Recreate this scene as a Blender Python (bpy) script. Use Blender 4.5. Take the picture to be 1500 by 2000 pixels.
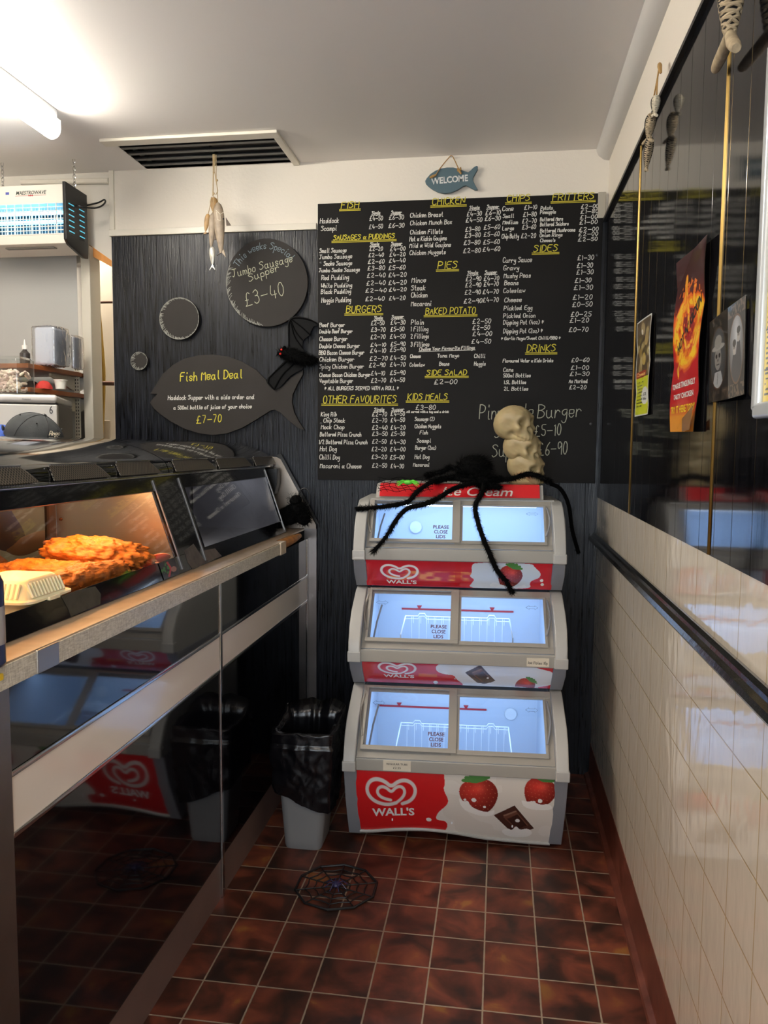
import bpy, math, random
import numpy as np
from mathutils import Vector, Matrix, noise
from mathutils.geometry import tessellate_polygon
random.seed(7)
SC = bpy.context.scene
COL = SC.collection
for o in list(bpy.data.objects): bpy.data.objects.remove(o)

# ------------------------------------------------------------------ camera, light, exposure
F = 1543.0
_Y = Vector((226, 127, -1543)).normalized()
_X = Vector((10650, -205, 1543)); _X = (_X - _X.dot(_Y)*_Y).normalized()
_Z = _X.cross(_Y)
R3 = Matrix((_X, _Y, _Z))
EYE = Vector((0, 0, 1.5))
cd = bpy.data.cameras.new('camera'); cam = bpy.data.objects.new('camera', cd); COL.objects.link(cam)
cam.matrix_world = Matrix.Translation(EYE) @ R3.to_4x4()
cd.sensor_fit = 'VERTICAL'; cd.sensor_height = 24; cd.sensor_width = 18; cd.lens = F*24/2000; cd.clip_start = .02
SC.camera = cam
SC.view_settings.view_transform = 'Standard'; SC.view_settings.look = 'None'
SC.view_settings.gamma = 1; SC.view_settings.use_curve_mapping = False
SC.view_settings.exposure = 0.14
TUBE = 80.0        # fluorescent diffuser strength
W = bpy.data.worlds.new('world'); SC.world = W; W.use_nodes = True
W.node_tree.nodes['Background'].inputs[0].default_value = (.62, .72, .9, 1)
W.node_tree.nodes['Background'].inputs[1].default_value = .55
def area(name, loc, size, power, color, rot, sizey=None):
    l = bpy.data.lights.new(name, 'AREA'); l.energy = power; l.color = color
    l.shape = 'RECTANGLE'; l.size = size; l.size_y = sizey or size
    o = bpy.data.objects.new(name, l); COL.objects.link(o); o.location = loc; o.rotation_euler = rot
    return o
# shop-front window daylight behind the photographer, tilted up as added ceiling fill
area('daylight_fill', (-.3, -1.62, 1.45), 1.9, 70, (.84, .92, 1), (math.radians(118), 0, 0), 1.7)

# ------------------------------------------------------------------ picture point -> point on a world plane
def ray(px, py): return R3 @ Vector((px-750, 1000-py, -F))
def P(px, py, ax, val):
    d = ray(px, py); return EYE + d*((val-EYE[ax])/d[ax])
def PP(px, py, p0, n):
    d = ray(px, py); n = Vector(n); return EYE + d*((Vector(p0)-EYE).dot(n)/d.dot(n))

# ------------------------------------------------------------------ helpers
def lin(c):
    if isinstance(c, str): c = [int(c[i:i+2], 16)/255 for i in (0, 2, 4)]
    return tuple(x/12.92 if x <= .04045 else ((x+.055)/1.055)**2.4 for x in c)
def mat(name, col, rough=.5, metal=0, emit=0, noise_s=0, noise_a=.15, bump=0, bump_s=200, stretch=(1,1,1), coat=0, spec=.5, sub=0, ecol=None, trans=0):
    m = bpy.data.materials.new(name); m.use_nodes = True
    nt = m.node_tree; b = nt.nodes['Principled BSDF']; c = lin(col)
    b.inputs['Base Color'].default_value = (*c, 1); b.inputs['Roughness'].default_value = rough
    b.inputs['Metallic'].default_value = metal; b.inputs['Coat Weight'].default_value = coat
    b.inputs['Specular IOR Level'].default_value = spec
    b.inputs['Transmission Weight'].default_value = trans
    if sub: b.inputs['Subsurface Weight'].default_value = sub; b.inputs['Subsurface Scale'].default_value = .01
    if emit: b.inputs['Emission Color'].default_value = (*(lin(ecol) if ecol else c), 1); b.inputs['Emission Strength'].default_value = emit
    if noise_s or bump:
        tc = nt.nodes.new('ShaderNodeTexCoord'); mp = nt.nodes.new('ShaderNodeMapping'); mp.inputs['Scale'].default_value = stretch
        nt.links.new(tc.outputs['Object'], mp.inputs[0])
    if noise_s:
        n = nt.nodes.new('ShaderNodeTexNoise'); n.inputs['Scale'].default_value = noise_s; n.inputs['Detail'].default_value = 6
        nt.links.new(mp.outputs[0], n.inputs['Vector'])
        r = nt.nodes.new('ShaderNodeValToRGB'); r.color_ramp.elements[0].position = .3; r.color_ramp.elements[1].position = .7
        r.color_ramp.elements[0].color = (*[x*(1-noise_a) for x in c], 1)
        r.color_ramp.elements[1].color = (*[min(1, x*(1+noise_a)+noise_a*.01) for x in c], 1)
        nt.links.new(n.outputs['Fac'], r.inputs[0]); nt.links.new(r.outputs[0], b.inputs['Base Color'])
    if bump:
        n2 = nt.nodes.new('ShaderNodeTexNoise'); n2.inputs['Scale'].default_value = bump_s; n2.inputs['Detail'].default_value = 4
        nt.links.new(mp.outputs[0], n2.inputs['Vector'])
        bp = nt.nodes.new('ShaderNodeBump'); bp.inputs['Strength'].default_value = bump; bp.inputs['Distance'].default_value = .002
        nt.links.new(n2.outputs['Fac'], bp.inputs['Height']); nt.links.new(bp.outputs[0], b.inputs['Normal'])
    return m
def N(nt, t, **kw):
    n = nt.nodes.new(t)
    for k, v in kw.items(): setattr(n, k, v)
    return n
def mathn(nt, op, a, b=None, c=None):
    n = N(nt, 'ShaderNodeMath', operation=op)
    for i, x in enumerate((a, b, c)):
        if x is None: continue
        if hasattr(x, 'node'): nt.links.new(x, n.inputs[i])
        else: n.inputs[i].default_value = x
    return n.outputs[0]
def attr_mat(name, rough=.3, coat=0):
    m = bpy.data.materials.new(name); m.use_nodes = True; nt = m.node_tree; b = nt.nodes['Principled BSDF']
    a = N(nt, 'ShaderNodeAttribute'); a.attribute_name = 'art'; nt.links.new(a.outputs['Color'], b.inputs['Base Color'])
    b.inputs['Roughness'].default_value = rough; b.inputs['Coat Weight'].default_value = coat
    return m
def glass_mat(name, tint=(1, 1, 1), refl=1.0, rough=.02):
    m = bpy.data.materials.new(name); m.use_nodes = True; nt = m.node_tree; nt.nodes.clear()
    o = N(nt, 'ShaderNodeOutputMaterial'); t = N(nt, 'ShaderNodeBsdfTransparent'); t.inputs[0].default_value = (*tint, 1)
    g = N(nt, 'ShaderNodeBsdfGlossy'); g.inputs['Roughness'].default_value = rough
    fr = N(nt, 'ShaderNodeFresnel'); ge = N(nt, 'ShaderNodeNewGeometry')
    nt.links.new(mathn(nt, 'SUBTRACT', 1.5, mathn(nt, 'MULTIPLY', ge.outputs['Backfacing'], 1.5-1/1.5)), fr.inputs[0])   # thin pane: same reflection from either face
    k = mathn(nt, 'MULTIPLY', fr.outputs[0], refl); mx = N(nt, 'ShaderNodeMixShader')
    nt.links.new(k, mx.inputs[0]); nt.links.new(t.outputs[0], mx.inputs[1]); nt.links.new(g.outputs[0], mx.inputs[2]); nt.links.new(mx.outputs[0], o.inputs[0])
    return m

class M:
    def __init__(s): s.v = []; s.f = []
    def add(s, v, f):
        n = len(s.v); s.v += [Vector(x) for x in v]; s.f += [tuple(i+n for i in q) for q in f]; return s
    def box(s, x0, x1, y0, y1, z0, z1, mt=None):
        v = [Vector((x, y, z)) for z in (z0, z1) for y in (y0, y1) for x in (x0, x1)]
        if mt: v = [mt @ p for p in v]
        return s.add(v, [(0,2,3,1),(4,5,7,6),(0,1,5,4),(2,6,7,3),(0,4,6,2),(1,3,7,5)])
    def prism(s, a, b):           # two matching rings of 3-D points
        n = len(a); nn = Vector((0, 0, 0)); A_ = [Vector(p) for p in a]
        for i in range(n): nn += (A_[i]-A_[0]).cross(A_[(i+1) % n]-A_[0])
        nn.normalize(); e1 = nn.orthogonal().normalized(); e2 = nn.cross(e1)
        t = tessellate_polygon([[Vector(((p-A_[0]).dot(e1)*100, (p-A_[0]).dot(e2)*100, 0)) for p in A_]])
        f = [tuple(q) for q in t] + [tuple(i+n for i in reversed(q)) for q in t]
        f += [(i, (i+1) % n, (i+1) % n+n, i+n) for i in range(n)]
        return s.add(list(a)+list(b), f)
    def tube(s, pts, r, n=8, caps=True):
        pts = [Vector(p) for p in pts]; k = len(pts); rr = r if hasattr(r, '__len__') else [r]*k
        v = []; up = None
        for i, p in enumerate(pts):
            d = (pts[min(i+1, k-1)]-pts[max(i-1, 0)]).normalized()
            if up is None: up = d.orthogonal().normalized()
            a = (up-d*up.dot(d))
            a = a.normalized() if a.length > 1e-6 else d.orthogonal().normalized(); up = a; b = d.cross(a)
            for j in range(n):
                t = 2*math.pi*j/n; v.append(p+(a*math.cos(t)+b*math.sin(t))*rr[i])
        f = [(i*n+j, i*n+(j+1) % n, (i+1)*n+(j+1) % n, (i+1)*n+j) for i in range(k-1) for j in range(n)]
        if caps: f += [tuple(reversed(range(n))), tuple(range((k-1)*n, k*n))]
        return s.add(v, f)
    def lathe(s, prof, c, n=24, mt=None, sx=1, sy=1):
        v = []
        for r, z in prof:
            for j in range(n):
                t = 2*math.pi*j/n; p = Vector((r*math.cos(t)*sx, r*math.sin(t)*sy, z))
                v.append((mt @ p if mt else p)+Vector(c))
        k = len(prof)
        f = [(i*n+j, i*n+(j+1) % n, (i+1)*n+(j+1) % n, (i+1)*n+j) for i in range(k-1) for j in range(n)]
        f += [tuple(reversed(range(n))), tuple(range((k-1)*n, k*n))]
        return s.add(v, f)
    def ell(s, c, r, nu=24, nv=16, fn=None, mt=None):
        v = []; c = Vector(c)
        for i in range(1, nv):
            a = math.pi*i/nv
            for j in range(nu):
                t = 2*math.pi*j/nu; d = Vector((math.sin(a)*math.cos(t), math.sin(a)*math.sin(t), math.cos(a)))
                k = fn(d) if fn else 1; p = Vector((d.x*r[0], d.y*r[1], d.z*r[2]))*k; v.append((mt @ p if mt else p)+c)
        for d in (Vector((0,0,1)), Vector((0,0,-1))):
            k = fn(d) if fn else 1; p = Vector((0, 0, d.z*r[2]))*k; v.append((mt @ p if mt else p)+c)
        f = [(i*nu+j, (i+1)*nu+j, (i+1)*nu+(j+1) % nu, i*nu+(j+1) % nu) for i in range(nv-2) for j in range(nu)]
        T = (nv-1)*nu
        f += [(T, j, (j+1) % nu) for j in range(nu)] + [(T+1, (nv-2)*nu+(j+1) % nu, (nv-2)*nu+j) for j in range(nu)]
        return s.add(v, f)
    def surf(s, fn, nu, nv):
        v = [fn(i/nu, j/nv) for j in range(nv+1) for i in range(nu+1)]
        f = [(j*(nu+1)+i, j*(nu+1)+i+1, (j+1)*(nu+1)+i+1, (j+1)*(nu+1)+i) for j in range(nv) for i in range(nu)]
        return s.add(v, f)
    def xf(s, fn): s.v = [Vector(fn(p)) for p in s.v]; return s

def wloc(o):
    l = Vector(o.location)
    while o.parent: o = o.parent; l += o.location
    return l
def tag(o, label=None, cat=None, group=None, kind=None):
    if label: o['label'] = label
    if cat: o['category'] = cat
    if group: o['group'] = group
    if kind: o['kind'] = kind
    return o
def obj(name, m, mt, parent=None, smooth=True, bevel=0, label=None, ang=35):
    me = bpy.data.meshes.new(name); V = m.v
    lo = [min(p[i] for p in V) for i in range(3)]; hi = [max(p[i] for p in V) for i in range(3)]
    c = Vector(((lo[0]+hi[0])/2, (lo[1]+hi[1])/2, lo[2]))
    me.from_pydata([p-c for p in V], [], m.f); me.validate(); me.update()
    import bmesh
    bm = bmesh.new(); bm.from_mesh(me); bmesh.ops.recalc_face_normals(bm, faces=bm.faces); bm.to_mesh(me); bm.free()
    if smooth:
        me.polygons.foreach_set('use_smooth', [True]*len(me.polygons)); me.set_sharp_from_angle(angle=math.radians(ang))
    o = bpy.data.objects.new(name, me); COL.objects.link(o); me.materials.append(mt)
    if parent: o.parent = parent; o.location = c-wloc(parent)
    else: o.location = c
    if bevel:
        b = o.modifiers.new('bevel', 'BEVEL'); b.width = bevel; b.segments = 2; b.limit_method = 'ANGLE'; b.angle_limit = math.radians(40)
        if smooth: o.modifiers.new('wn', 'WEIGHTED_NORMAL')
    if label: o['label'] = label
    return o
def thing(name, loc, label, cat, group=None):
    o = bpy.data.objects.new(name, None); COL.objects.link(o); o.location = loc; o.empty_display_size = .05
    return tag(o, label, cat, group)
def struct(name, m, mt, **kw): return tag(obj(name, m, mt, **kw), kind='structure')
def copytree(o, parent=None):
    c = o.copy(); COL.objects.link(c); c.parent = parent
    for ch in list(o.children): copytree(ch, c)
    return c
def art(name, fn, nu, nv, colfn, mt, parent=None):     # surface with its printed picture as point colours
    m = M().surf(fn, nu, nv)
    me = bpy.data.meshes.new(name); c = m.v[0].copy()
    me.from_pydata([p-c for p in m.v], [], m.f); me.update()
    uu = np.tile(np.arange(nu+1)/nu, nv+1); vv = np.repeat(np.arange(nv+1)/nv, nu+1)
    rgb = np.clip(colfn(uu, vv), 0, 1); rgb = np.where(rgb <= .04045, rgb/12.92, ((rgb+.055)/1.055)**2.4)
    ca = me.color_attributes.new('art', 'FLOAT_COLOR', 'POINT')
    ca.data.foreach_set('color', np.concatenate([rgb, np.ones((len(uu), 1))], 1).ravel())
    me.polygons.foreach_set('use_smooth', [True]*len(me.polygons))
    o = bpy.data.objects.new(name, me); COL.objects.link(o); me.materials.append(mt)
    if parent: o.parent = parent; o.location = c-wloc(parent)
    else: o.location = c
    return o
def hx(s): return np.array([int(s[i:i+2], 16)/255 for i in (0, 2, 4)])
def over(rgb, mask, c):
    mask = np.clip(mask, 0, 1)[:, None]; c = hx(c) if isinstance(c, str) else c
    return rgb*(1-mask)+c*mask
def pdist(x, y, pl):          # distance to a polyline
    d = np.full(x.shape, 1e9)
    for (ax, ay), (bx, by) in zip(pl[:-1], pl[1:]):
        dx, dy = bx-ax, by-ay; t = np.clip(((x-ax)*dx+(y-ay)*dy)/(dx*dx+dy*dy+1e-12), 0, 1)
        d = np.minimum(d, np.hypot(x-ax-t*dx, y-ay-t*dy))
    return d
def inpoly(x, y, pl):
    r = np.zeros(x.shape, bool)
    for (ax, ay), (bx, by) in zip(pl, pl[1:]+pl[:1]):
        c = ((ay > y) != (by > y)); xi = (bx-ax)*(y-ay)/((by-ay) if by != ay else 1e-9)+ax; r ^= c & (x < xi)
    return r
def sm(pts, it=2, closed=False):
    for _ in range(it):
        q = []; n = len(pts)
        for i in range(n if closed else n-1):
            a, b = pts[i], pts[(i+1) % n]
            q += [tuple(a[k]*.75+b[k]*.25 for k in range(len(a))), tuple(a[k]*.25+b[k]*.75 for k in range(len(a)))]
        if not closed: q = [tuple(pts[0])]+q+[tuple(pts[-1])]
        pts = q
    return pts
def vnoise(x, y, s, seed=0):
    rs = np.random.RandomState(seed); g = rs.rand(64, 64); x = x*s % 63; y = y*s % 63
    i = x.astype(int); j = y.astype(int); fx = x-i; fy = y-j; fx = fx*fx*(3-2*fx); fy = fy*fy*(3-2*fy)
    return (g[i, j]*(1-fx)+g[i+1, j]*fx)*(1-fy)+(g[i, j+1]*(1-fx)+g[i+1, j+1]*fx)*fy

# ------------------------------------------------------------------ chalk-pen handwriting
G = {}
for l in '''A 032a43 1636|B 030a 0a2a49482707 2746442303|C 493a1a0805133344|D 030a 0a2a48452303|E 4a0a0343 0737|F 4a0a03 0737|G 493a1a0805133344462 6|H 030a 434a 0747
I 131a|J 0a4a 2a251304|K 030a 4a0643|L 0a0343|M 030a274a43|N 030a434a|O 1a0805133345483a1a|P 030a 0a2a49472606|Q 1a0805133345483a1a 2543|R 030a 0a2a49472606 2643
S 493a1a09183745341304|T 0a4a 2a23|U 0a051333454a|V 0a234a|W 0a1327434a|X 0a43 4a03|Y 0a274a 2723|Z 0a4a0343
a 362717060413233537 353443|b 0a03 05172736341303|c 36271706041323 34|d 362717060413232536 3a3443|e 050535363727070604132334|f 392a1913 0727|g 371706051424363731201001|h 0a03 0517273633|i 171323 1a19|j 171100 1a19
k 0a03 3705 0533|l 1a1423|m 0703 06172623 26374643|n 0703 0517273633|o 17060413233436271 7|p 0700 06172736342304|q 3730 36271706041334|r 0703 05172736|s 36271706152534231304|t 1a142333 0727
u 0704132334 373443|v 071337|w 0713263347|x 0733 3703|y 0714242536 3731201001|z 07370333
0 1a0805132335382a1a|1 091a13|2 091a2a39370343|3 091a2a382717 2736342313 04|4 1a0545 3733|5 3a0a07273634231304|6 3a180504132334352616 05|7 0a3a13|8 1a09081726353423130405162738392a1a|9 382a1a0907162738 3933
£ 392a191403 0343 0626|- 0646|& 47241304061727 43|* 1914 0836 0638|( 2a080523|) 0a282503|/ 034a|' 1a18|. 1314|, 1311'''.replace('\n', '|').split('|'):
    k, _, s = l.partition(' ')
    if k in '3': s = '091a2a382717 273634231304'
    s = s.replace('44462 6', '444626').replace('1323 34', '132334').replace('271 7', '2717').replace('2616 05', '261605').replace('1727 43', '172743')
    G[k] = [[(int(t[i], 16), int(t[i+1], 16)-3) for i in range(0, len(t)-1, 2)] for t in s.split()]
def strokes(text, slant=.12):
    x = 0; out = []
    for ch in text:
        if ch == ' ': x += 3.2; continue
        g = G.get(ch) or G.get(ch.upper()) or []
        if not g: x += 2; continue
        w = max(p[0] for s in g for p in s); jy = random.uniform(-.25, .25)
        for s in g: out.append([(x+p[0]+slant*p[1]+random.uniform(-.12, .12), p[1]+jy) for p in sm(s, 1)])
        x += w+1.5
    return out, max(x-1.5, .1)
LAY = [0]
def ribbon(m, pts, w, up):          # flat chalk stroke from 3-D points lying on a plane with normal `up`
    p = [pts[0]]
    for q in pts[1:]:
        if (q-p[-1]).length > w*.12: p.append(q)
    if len(p) < 2: return
    LAY[0] = (LAY[0]+1) % 9; off = up*(LAY[0]*.00003); v = []; n = len(p)
    p[0] = p[0]-(p[1]-p[0]).normalized()*w*.35; p[-1] = p[-1]+(p[-1]-p[-2]).normalized()*w*.35
    for i, q in enumerate(p):
        d0 = (q-p[i-1]).normalized() if i else (p[1]-q).normalized(); d1 = (p[i+1]-q).normalized() if i < n-1 else d0
        d = (d0+d1); d = d.normalized() if d.length > .3 else d0; e = up.cross(d)*w*.5
        v += [q-e+off, q+e+off]
    m.add(v, [(2*i, 2*i+2, 2*i+3, 2*i+1) for i in range(n-1)])
def write3(m, text, A, B, h, w, nrm, slant=.12):
    ss, wd = strokes(text, slant); u = (B-A)/wd; v = nrm.cross(B-A).normalized()*(h/7)
    for s in ss: ribbon(m, [A+u*x+v*y for x, y in s], w, nrm)
BK = Vector((0, -1, 0))
def wr(m, text, x0, y0, x1, y1, h, Y, w=1.1, slant=.12):
    A, B = P(x0, y0, 1, Y), P(x1, y1, 1, Y); s = Y/F; write3(m, text, A, B, h*s, w*s, BK, slant)
def fonttext(text, fn, width, height, bold=0, shear=0):   # built-in lettering as flat mesh, mapped by fn(x,y) x:0..width y:0..height
    c = bpy.data.curves.new('t', 'FONT'); c.body = text; c.size = 1; c.offset = bold; c.shear = shear; c.resolution_u = 3
    o = bpy.data.objects.new('t', c); COL.objects.link(o)
    dg = bpy.context.evaluated_depsgraph_get(); me = bpy.data.meshes.new_from_object(o.evaluated_get(dg))
    m = M()
    if len(me.vertices):
        xs = [v.co.x for v in me.vertices]; ys = [v.co.y for v in me.vertices]; a, b, d, e = min(xs), max(xs), min(ys), max(ys)
        m.add([fn((v.co.x-a)/(b-a)*width, (v.co.y-d)/(e-d)*height) for v in me.vertices], [tuple(p.vertices) for p in me.polygons])
    bpy.data.objects.remove(o); bpy.data.curves.remove(c); bpy.data.meshes.remove(me)
    return m
def fur(m, pts, rad, ln, n, w=.0016):      # tapering hairs standing on a path or blob
    rad = list(rad)+[rad[-1]]*len(pts)
    for _ in range(n):
        t = random.random()*(len(pts)-1); i = min(int(t), len(pts)-2); p = Vector(pts[i]).lerp(Vector(pts[i+1]), t-i)
        r = rad[i]+(rad[i+1]-rad[i])*(t-i)
        d = Vector((random.gauss(0, 1), random.gauss(0, 1), random.gauss(0, 1))).normalized()
        a = p+d*r*.8; g = (Vector(pts[i+1])-Vector(pts[i])).normalized()
        e = a+(d+g*.7+Vector((0, 0, -.2))).normalized()*ln*random.uniform(.4, 1.2); s = d.cross(g+Vector((.1, .2, .3))).normalized()*w
        q = d.cross(s).normalized()*w
        m.add([a-s, a+s, a+q, e], [(0, 1, 3), (1, 2, 3), (2, 0, 3)])

# ------------------------------------------------------------------ materials
cream = mat('cream_paint', 'E2DACC', .55, bump=.5, bump_s=90)
ceilp = mat('ceiling_paint', 'E6E1DC', .45, bump=.12, bump_s=20)
whitep = mat('white_gloss_paint', 'DAD3C4', .35)
boardm = mat('menu_board_black', '161413', .55, spec=.15, noise_s=3, noise_a=.12)
chalkb = mat('chalkboard_grey', '312E2C', .65, spec=.18, noise_s=6, noise_a=.08)
chW = mat('white_chalk_pen', 'D4D2CA', .8); chY = mat('yellow_chalk_pen', 'C9BD3C', .8); chD = mat('faint_chalk', '8F8F88', .9)
chM = mat('dusty_chalk', 'A9AA98', .9)
steel = mat('brushed_steel', 'A8A6A2', .28, 1, bump=.15, bump_s=40, stretch=(1, 1, 30))
steeld = mat('dull_steel', '8D8A88', .38, 1, noise_s=8, noise_a=.1)
chrome = mat('chrome', 'C8C8C8', .12, 1)
brass = mat('brass', '80693A', .32, 1)
blackg = mat('black_gloss', '0B0B0C', .08, coat=.5)
blackm = mat('black_plastic', '151515', .4)
furm = mat('black_fur', '050505', .9, spec=.1)
cloth = mat('black_satin', '050506', .55, spec=.12, bump=.3, bump_s=60)
glass = glass_mat('clear_glass', (.97, .98, .98), 1.2)
lidglass = glass_mat('freezer_lid_glass', (.95, .97, 1), .8)
rope = mat('jute_rope', 'A9844F', .9, bump=.6, bump_s=400)
twine = mat('pale_twine', 'B29A72', .9)
grey_f = mat('freezer_grey_plastic', 'A3A19B', .4)
grey_d = mat('freezer_side_grey', '82848A', .45)
white_pl = mat('white_plastic', 'E2E6EA', .4)
artm = attr_mat('printed_panel', .25, .3); artp = attr_mat('printed_paper', .3, .3)

# ------------------------------------------------------------------ the room
XR, YB, ZC, XL, YF = .445, 3.63, 2.787, -3.2, -1.5
# floor of quarry tiles
fm = bpy.data.materials.new('quarry_tiles'); fm.use_nodes = True; nt = fm.node_tree; b = nt.nodes['Principled BSDF']
tc = N(nt, 'ShaderNodeTexCoord'); sp = N(nt, 'ShaderNodeSeparateXYZ'); nt.links.new(tc.outputs['Object'], sp.inputs[0])
def grout(nt, s, mod, off, w):
    t = mathn(nt, 'FRACT', mathn(nt, 'DIVIDE', mathn(nt, 'ADD', s, 50*mod-off), mod))
    d = mathn(nt, 'MINIMUM', t, mathn(nt, 'SUBTRACT', 1.0, t)); return mathn(nt, 'MULTIPLY', d, mod), mathn(nt, 'FLOOR', mathn(nt, 'DIVIDE', mathn(nt, 'ADD', s, 50*mod-off), mod))
FO = Vector(((XL+XR)/2, (YF+4.3)/2, 0))
dx, ix = grout(nt, sp.outputs[0], .1555, -.017-FO.x, 0); dy, iy = grout(nt, sp.outputs[1], .1505, 2.01-FO.y, 0)
nz = N(nt, 'ShaderNodeTexNoise'); nz.inputs['Scale'].default_value = 60; nt.links.new(tc.outputs['Object'], nz.inputs[0])
d = mathn(nt, 'ADD', mathn(nt, 'MINIMUM', dx, dy), mathn(nt, 'MULTIPLY', mathn(nt, 'SUBTRACT', nz.outputs[0], .5), .0018))
g = N(nt, 'ShaderNodeMapRange'); g.inputs[1].default_value = .0017; g.inputs[2].default_value = .0030; nt.links.new(d, g.inputs[0])
cid = N(nt, 'ShaderNodeCombineXYZ'); nt.links.new(ix, cid.inputs[0]); nt.links.new(iy, cid.inputs[1])
wn = N(nt, 'ShaderNodeTexWhiteNoise'); nt.links.new(cid.outputs[0], wn.inputs[0])
n1 = N(nt, 'ShaderNodeTexNoise'); n1.inputs['Scale'].default_value = 9; n1.inputs['Detail'].default_value = 6; n1.inputs['Distortion'].default_value = .6
vo = N(nt, 'ShaderNodeVectorMath', operation='ADD'); nt.links.new(tc.outputs['Object'], vo.inputs[0]); nt.links.new(wn.outputs['Color'], vo.inputs[1]); nt.links.new(vo.outputs[0], n1.inputs[0])
rp = N(nt, 'ShaderNodeValToRGB'); e = rp.color_ramp.elements; e[0].position = .34; e[0].color = (*lin('2A1812'), 1); e[1].position = .72; e[1].color = (*lin('84562A'), 1)
for ps, cc in ((.45, '472419'), (.57, '653224'), (.65, '733B27')): q = rp.color_ramp.elements.new(ps); q.color = (*lin(cc), 1)
nt.links.new(n1.outputs[0], rp.inputs[0])
hs = N(nt, 'ShaderNodeHueSaturation'); nt.links.new(rp.outputs[0], hs.inputs['Color']); nt.links.new(mathn(nt, 'ADD', mathn(nt, 'MULTIPLY', wn.outputs['Value'], .35), .82), hs.inputs['Value'])
mx = N(nt, 'ShaderNodeMix', data_type='RGBA'); mx.inputs[6].default_value = (*lin('8E7E6C'), 1)
nt.links.new(g.outputs[0], mx.inputs[0]); nt.links.new(hs.outputs[0], mx.inputs[7]); nt.links.new(mx.outputs[2], b.inputs['Base Color'])
b.inputs['Roughness'].default_value = .42
bp = N(nt, 'ShaderNodeBump'); bp.inputs['Strength'].default_value = .5; bp.inputs['Distance'].default_value = .002; nt.links.new(g.outputs[0], bp.inputs['Height']); nt.links.new(bp.outputs[0], b.inputs['Normal'])
o = struct('floor', M().box(XL, XR, YF, 4.3, -.05, 0), fm, smooth=False); o.data.transform(Matrix.Translation((0, 0, -.05))); o.location.z = 0

# wall tile material: 155 mm cream glazed tiles
tm = bpy.data.materials.new('cream_glazed_tiles'); tm.use_nodes = True; nt = tm.node_tree; b = nt.nodes['Principled BSDF']
ge = N(nt, 'ShaderNodeNewGeometry'); sp = N(nt, 'ShaderNodeSeparateXYZ'); nt.links.new(ge.outputs['Position'], sp.inputs[0])
dy, iy = grout(nt, sp.outputs[1], .1585, 1.655, 0); dz, iz = grout(nt, sp.outputs[2], .158, .149, 0)
dz = mathn(nt, 'ADD', dz, mathn(nt, 'GREATER_THAN', sp.outputs[2], 1.09))      # the row above the rail is one tall course
d = mathn(nt, 'MINIMUM', dy, dz)
g = N(nt, 'ShaderNodeMapRange'); g.inputs[1].default_value = .0013; g.inputs[2].default_value = .0024; nt.links.new(d, g.inputs[0])
mx = N(nt, 'ShaderNodeMix', data_type='RGBA'); mx.inputs[6].default_value = (*lin('B8A27C'), 1); mx.inputs[7].default_value = (*lin('D4C8B6'), 1)
nt.links.new(g.outputs[0], mx.inputs[0]); nt.links.new(mx.outputs[2], b.inputs['Base Color']); b.inputs['Roughness'].default_value = .04
b.inputs['Coat Weight'].default_value = .3
mp = N(nt, 'ShaderNodeMapping'); mp.inputs['Scale'].default_value = (1, 1.6, .8); nt.links.new(ge.outputs['Position'], mp.inputs[0])
n1 = N(nt, 'ShaderNodeTexNoise'); n1.inputs['Scale'].default_value = 14; n1.inputs['Detail'].default_value = 2; nt.links.new(mp.outputs[0], n1.inputs[0])
cid = N(nt, 'ShaderNodeCombineXYZ'); nt.links.new(iy, cid.inputs[0]); nt.links.new(iz, cid.inputs[1]); wn = N(nt, 'ShaderNodeTexWhiteNoise'); nt.links.new(cid.outputs[0], wn.inputs[0])
h = mathn(nt, 'ADD', mathn(nt, 'MULTIPLY', g.outputs[0], .35), mathn(nt, 'MULTIPLY', n1.outputs[0], 1.0))
bp = N(nt, 'ShaderNodeBump'); bp.inputs['Strength'].default_value = .42; bp.inputs['Distance'].default_value = .004; nt.links.new(h, bp.inputs['Height']); nt.links.new(bp.outputs[0], b.inputs['Normal'])

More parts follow.
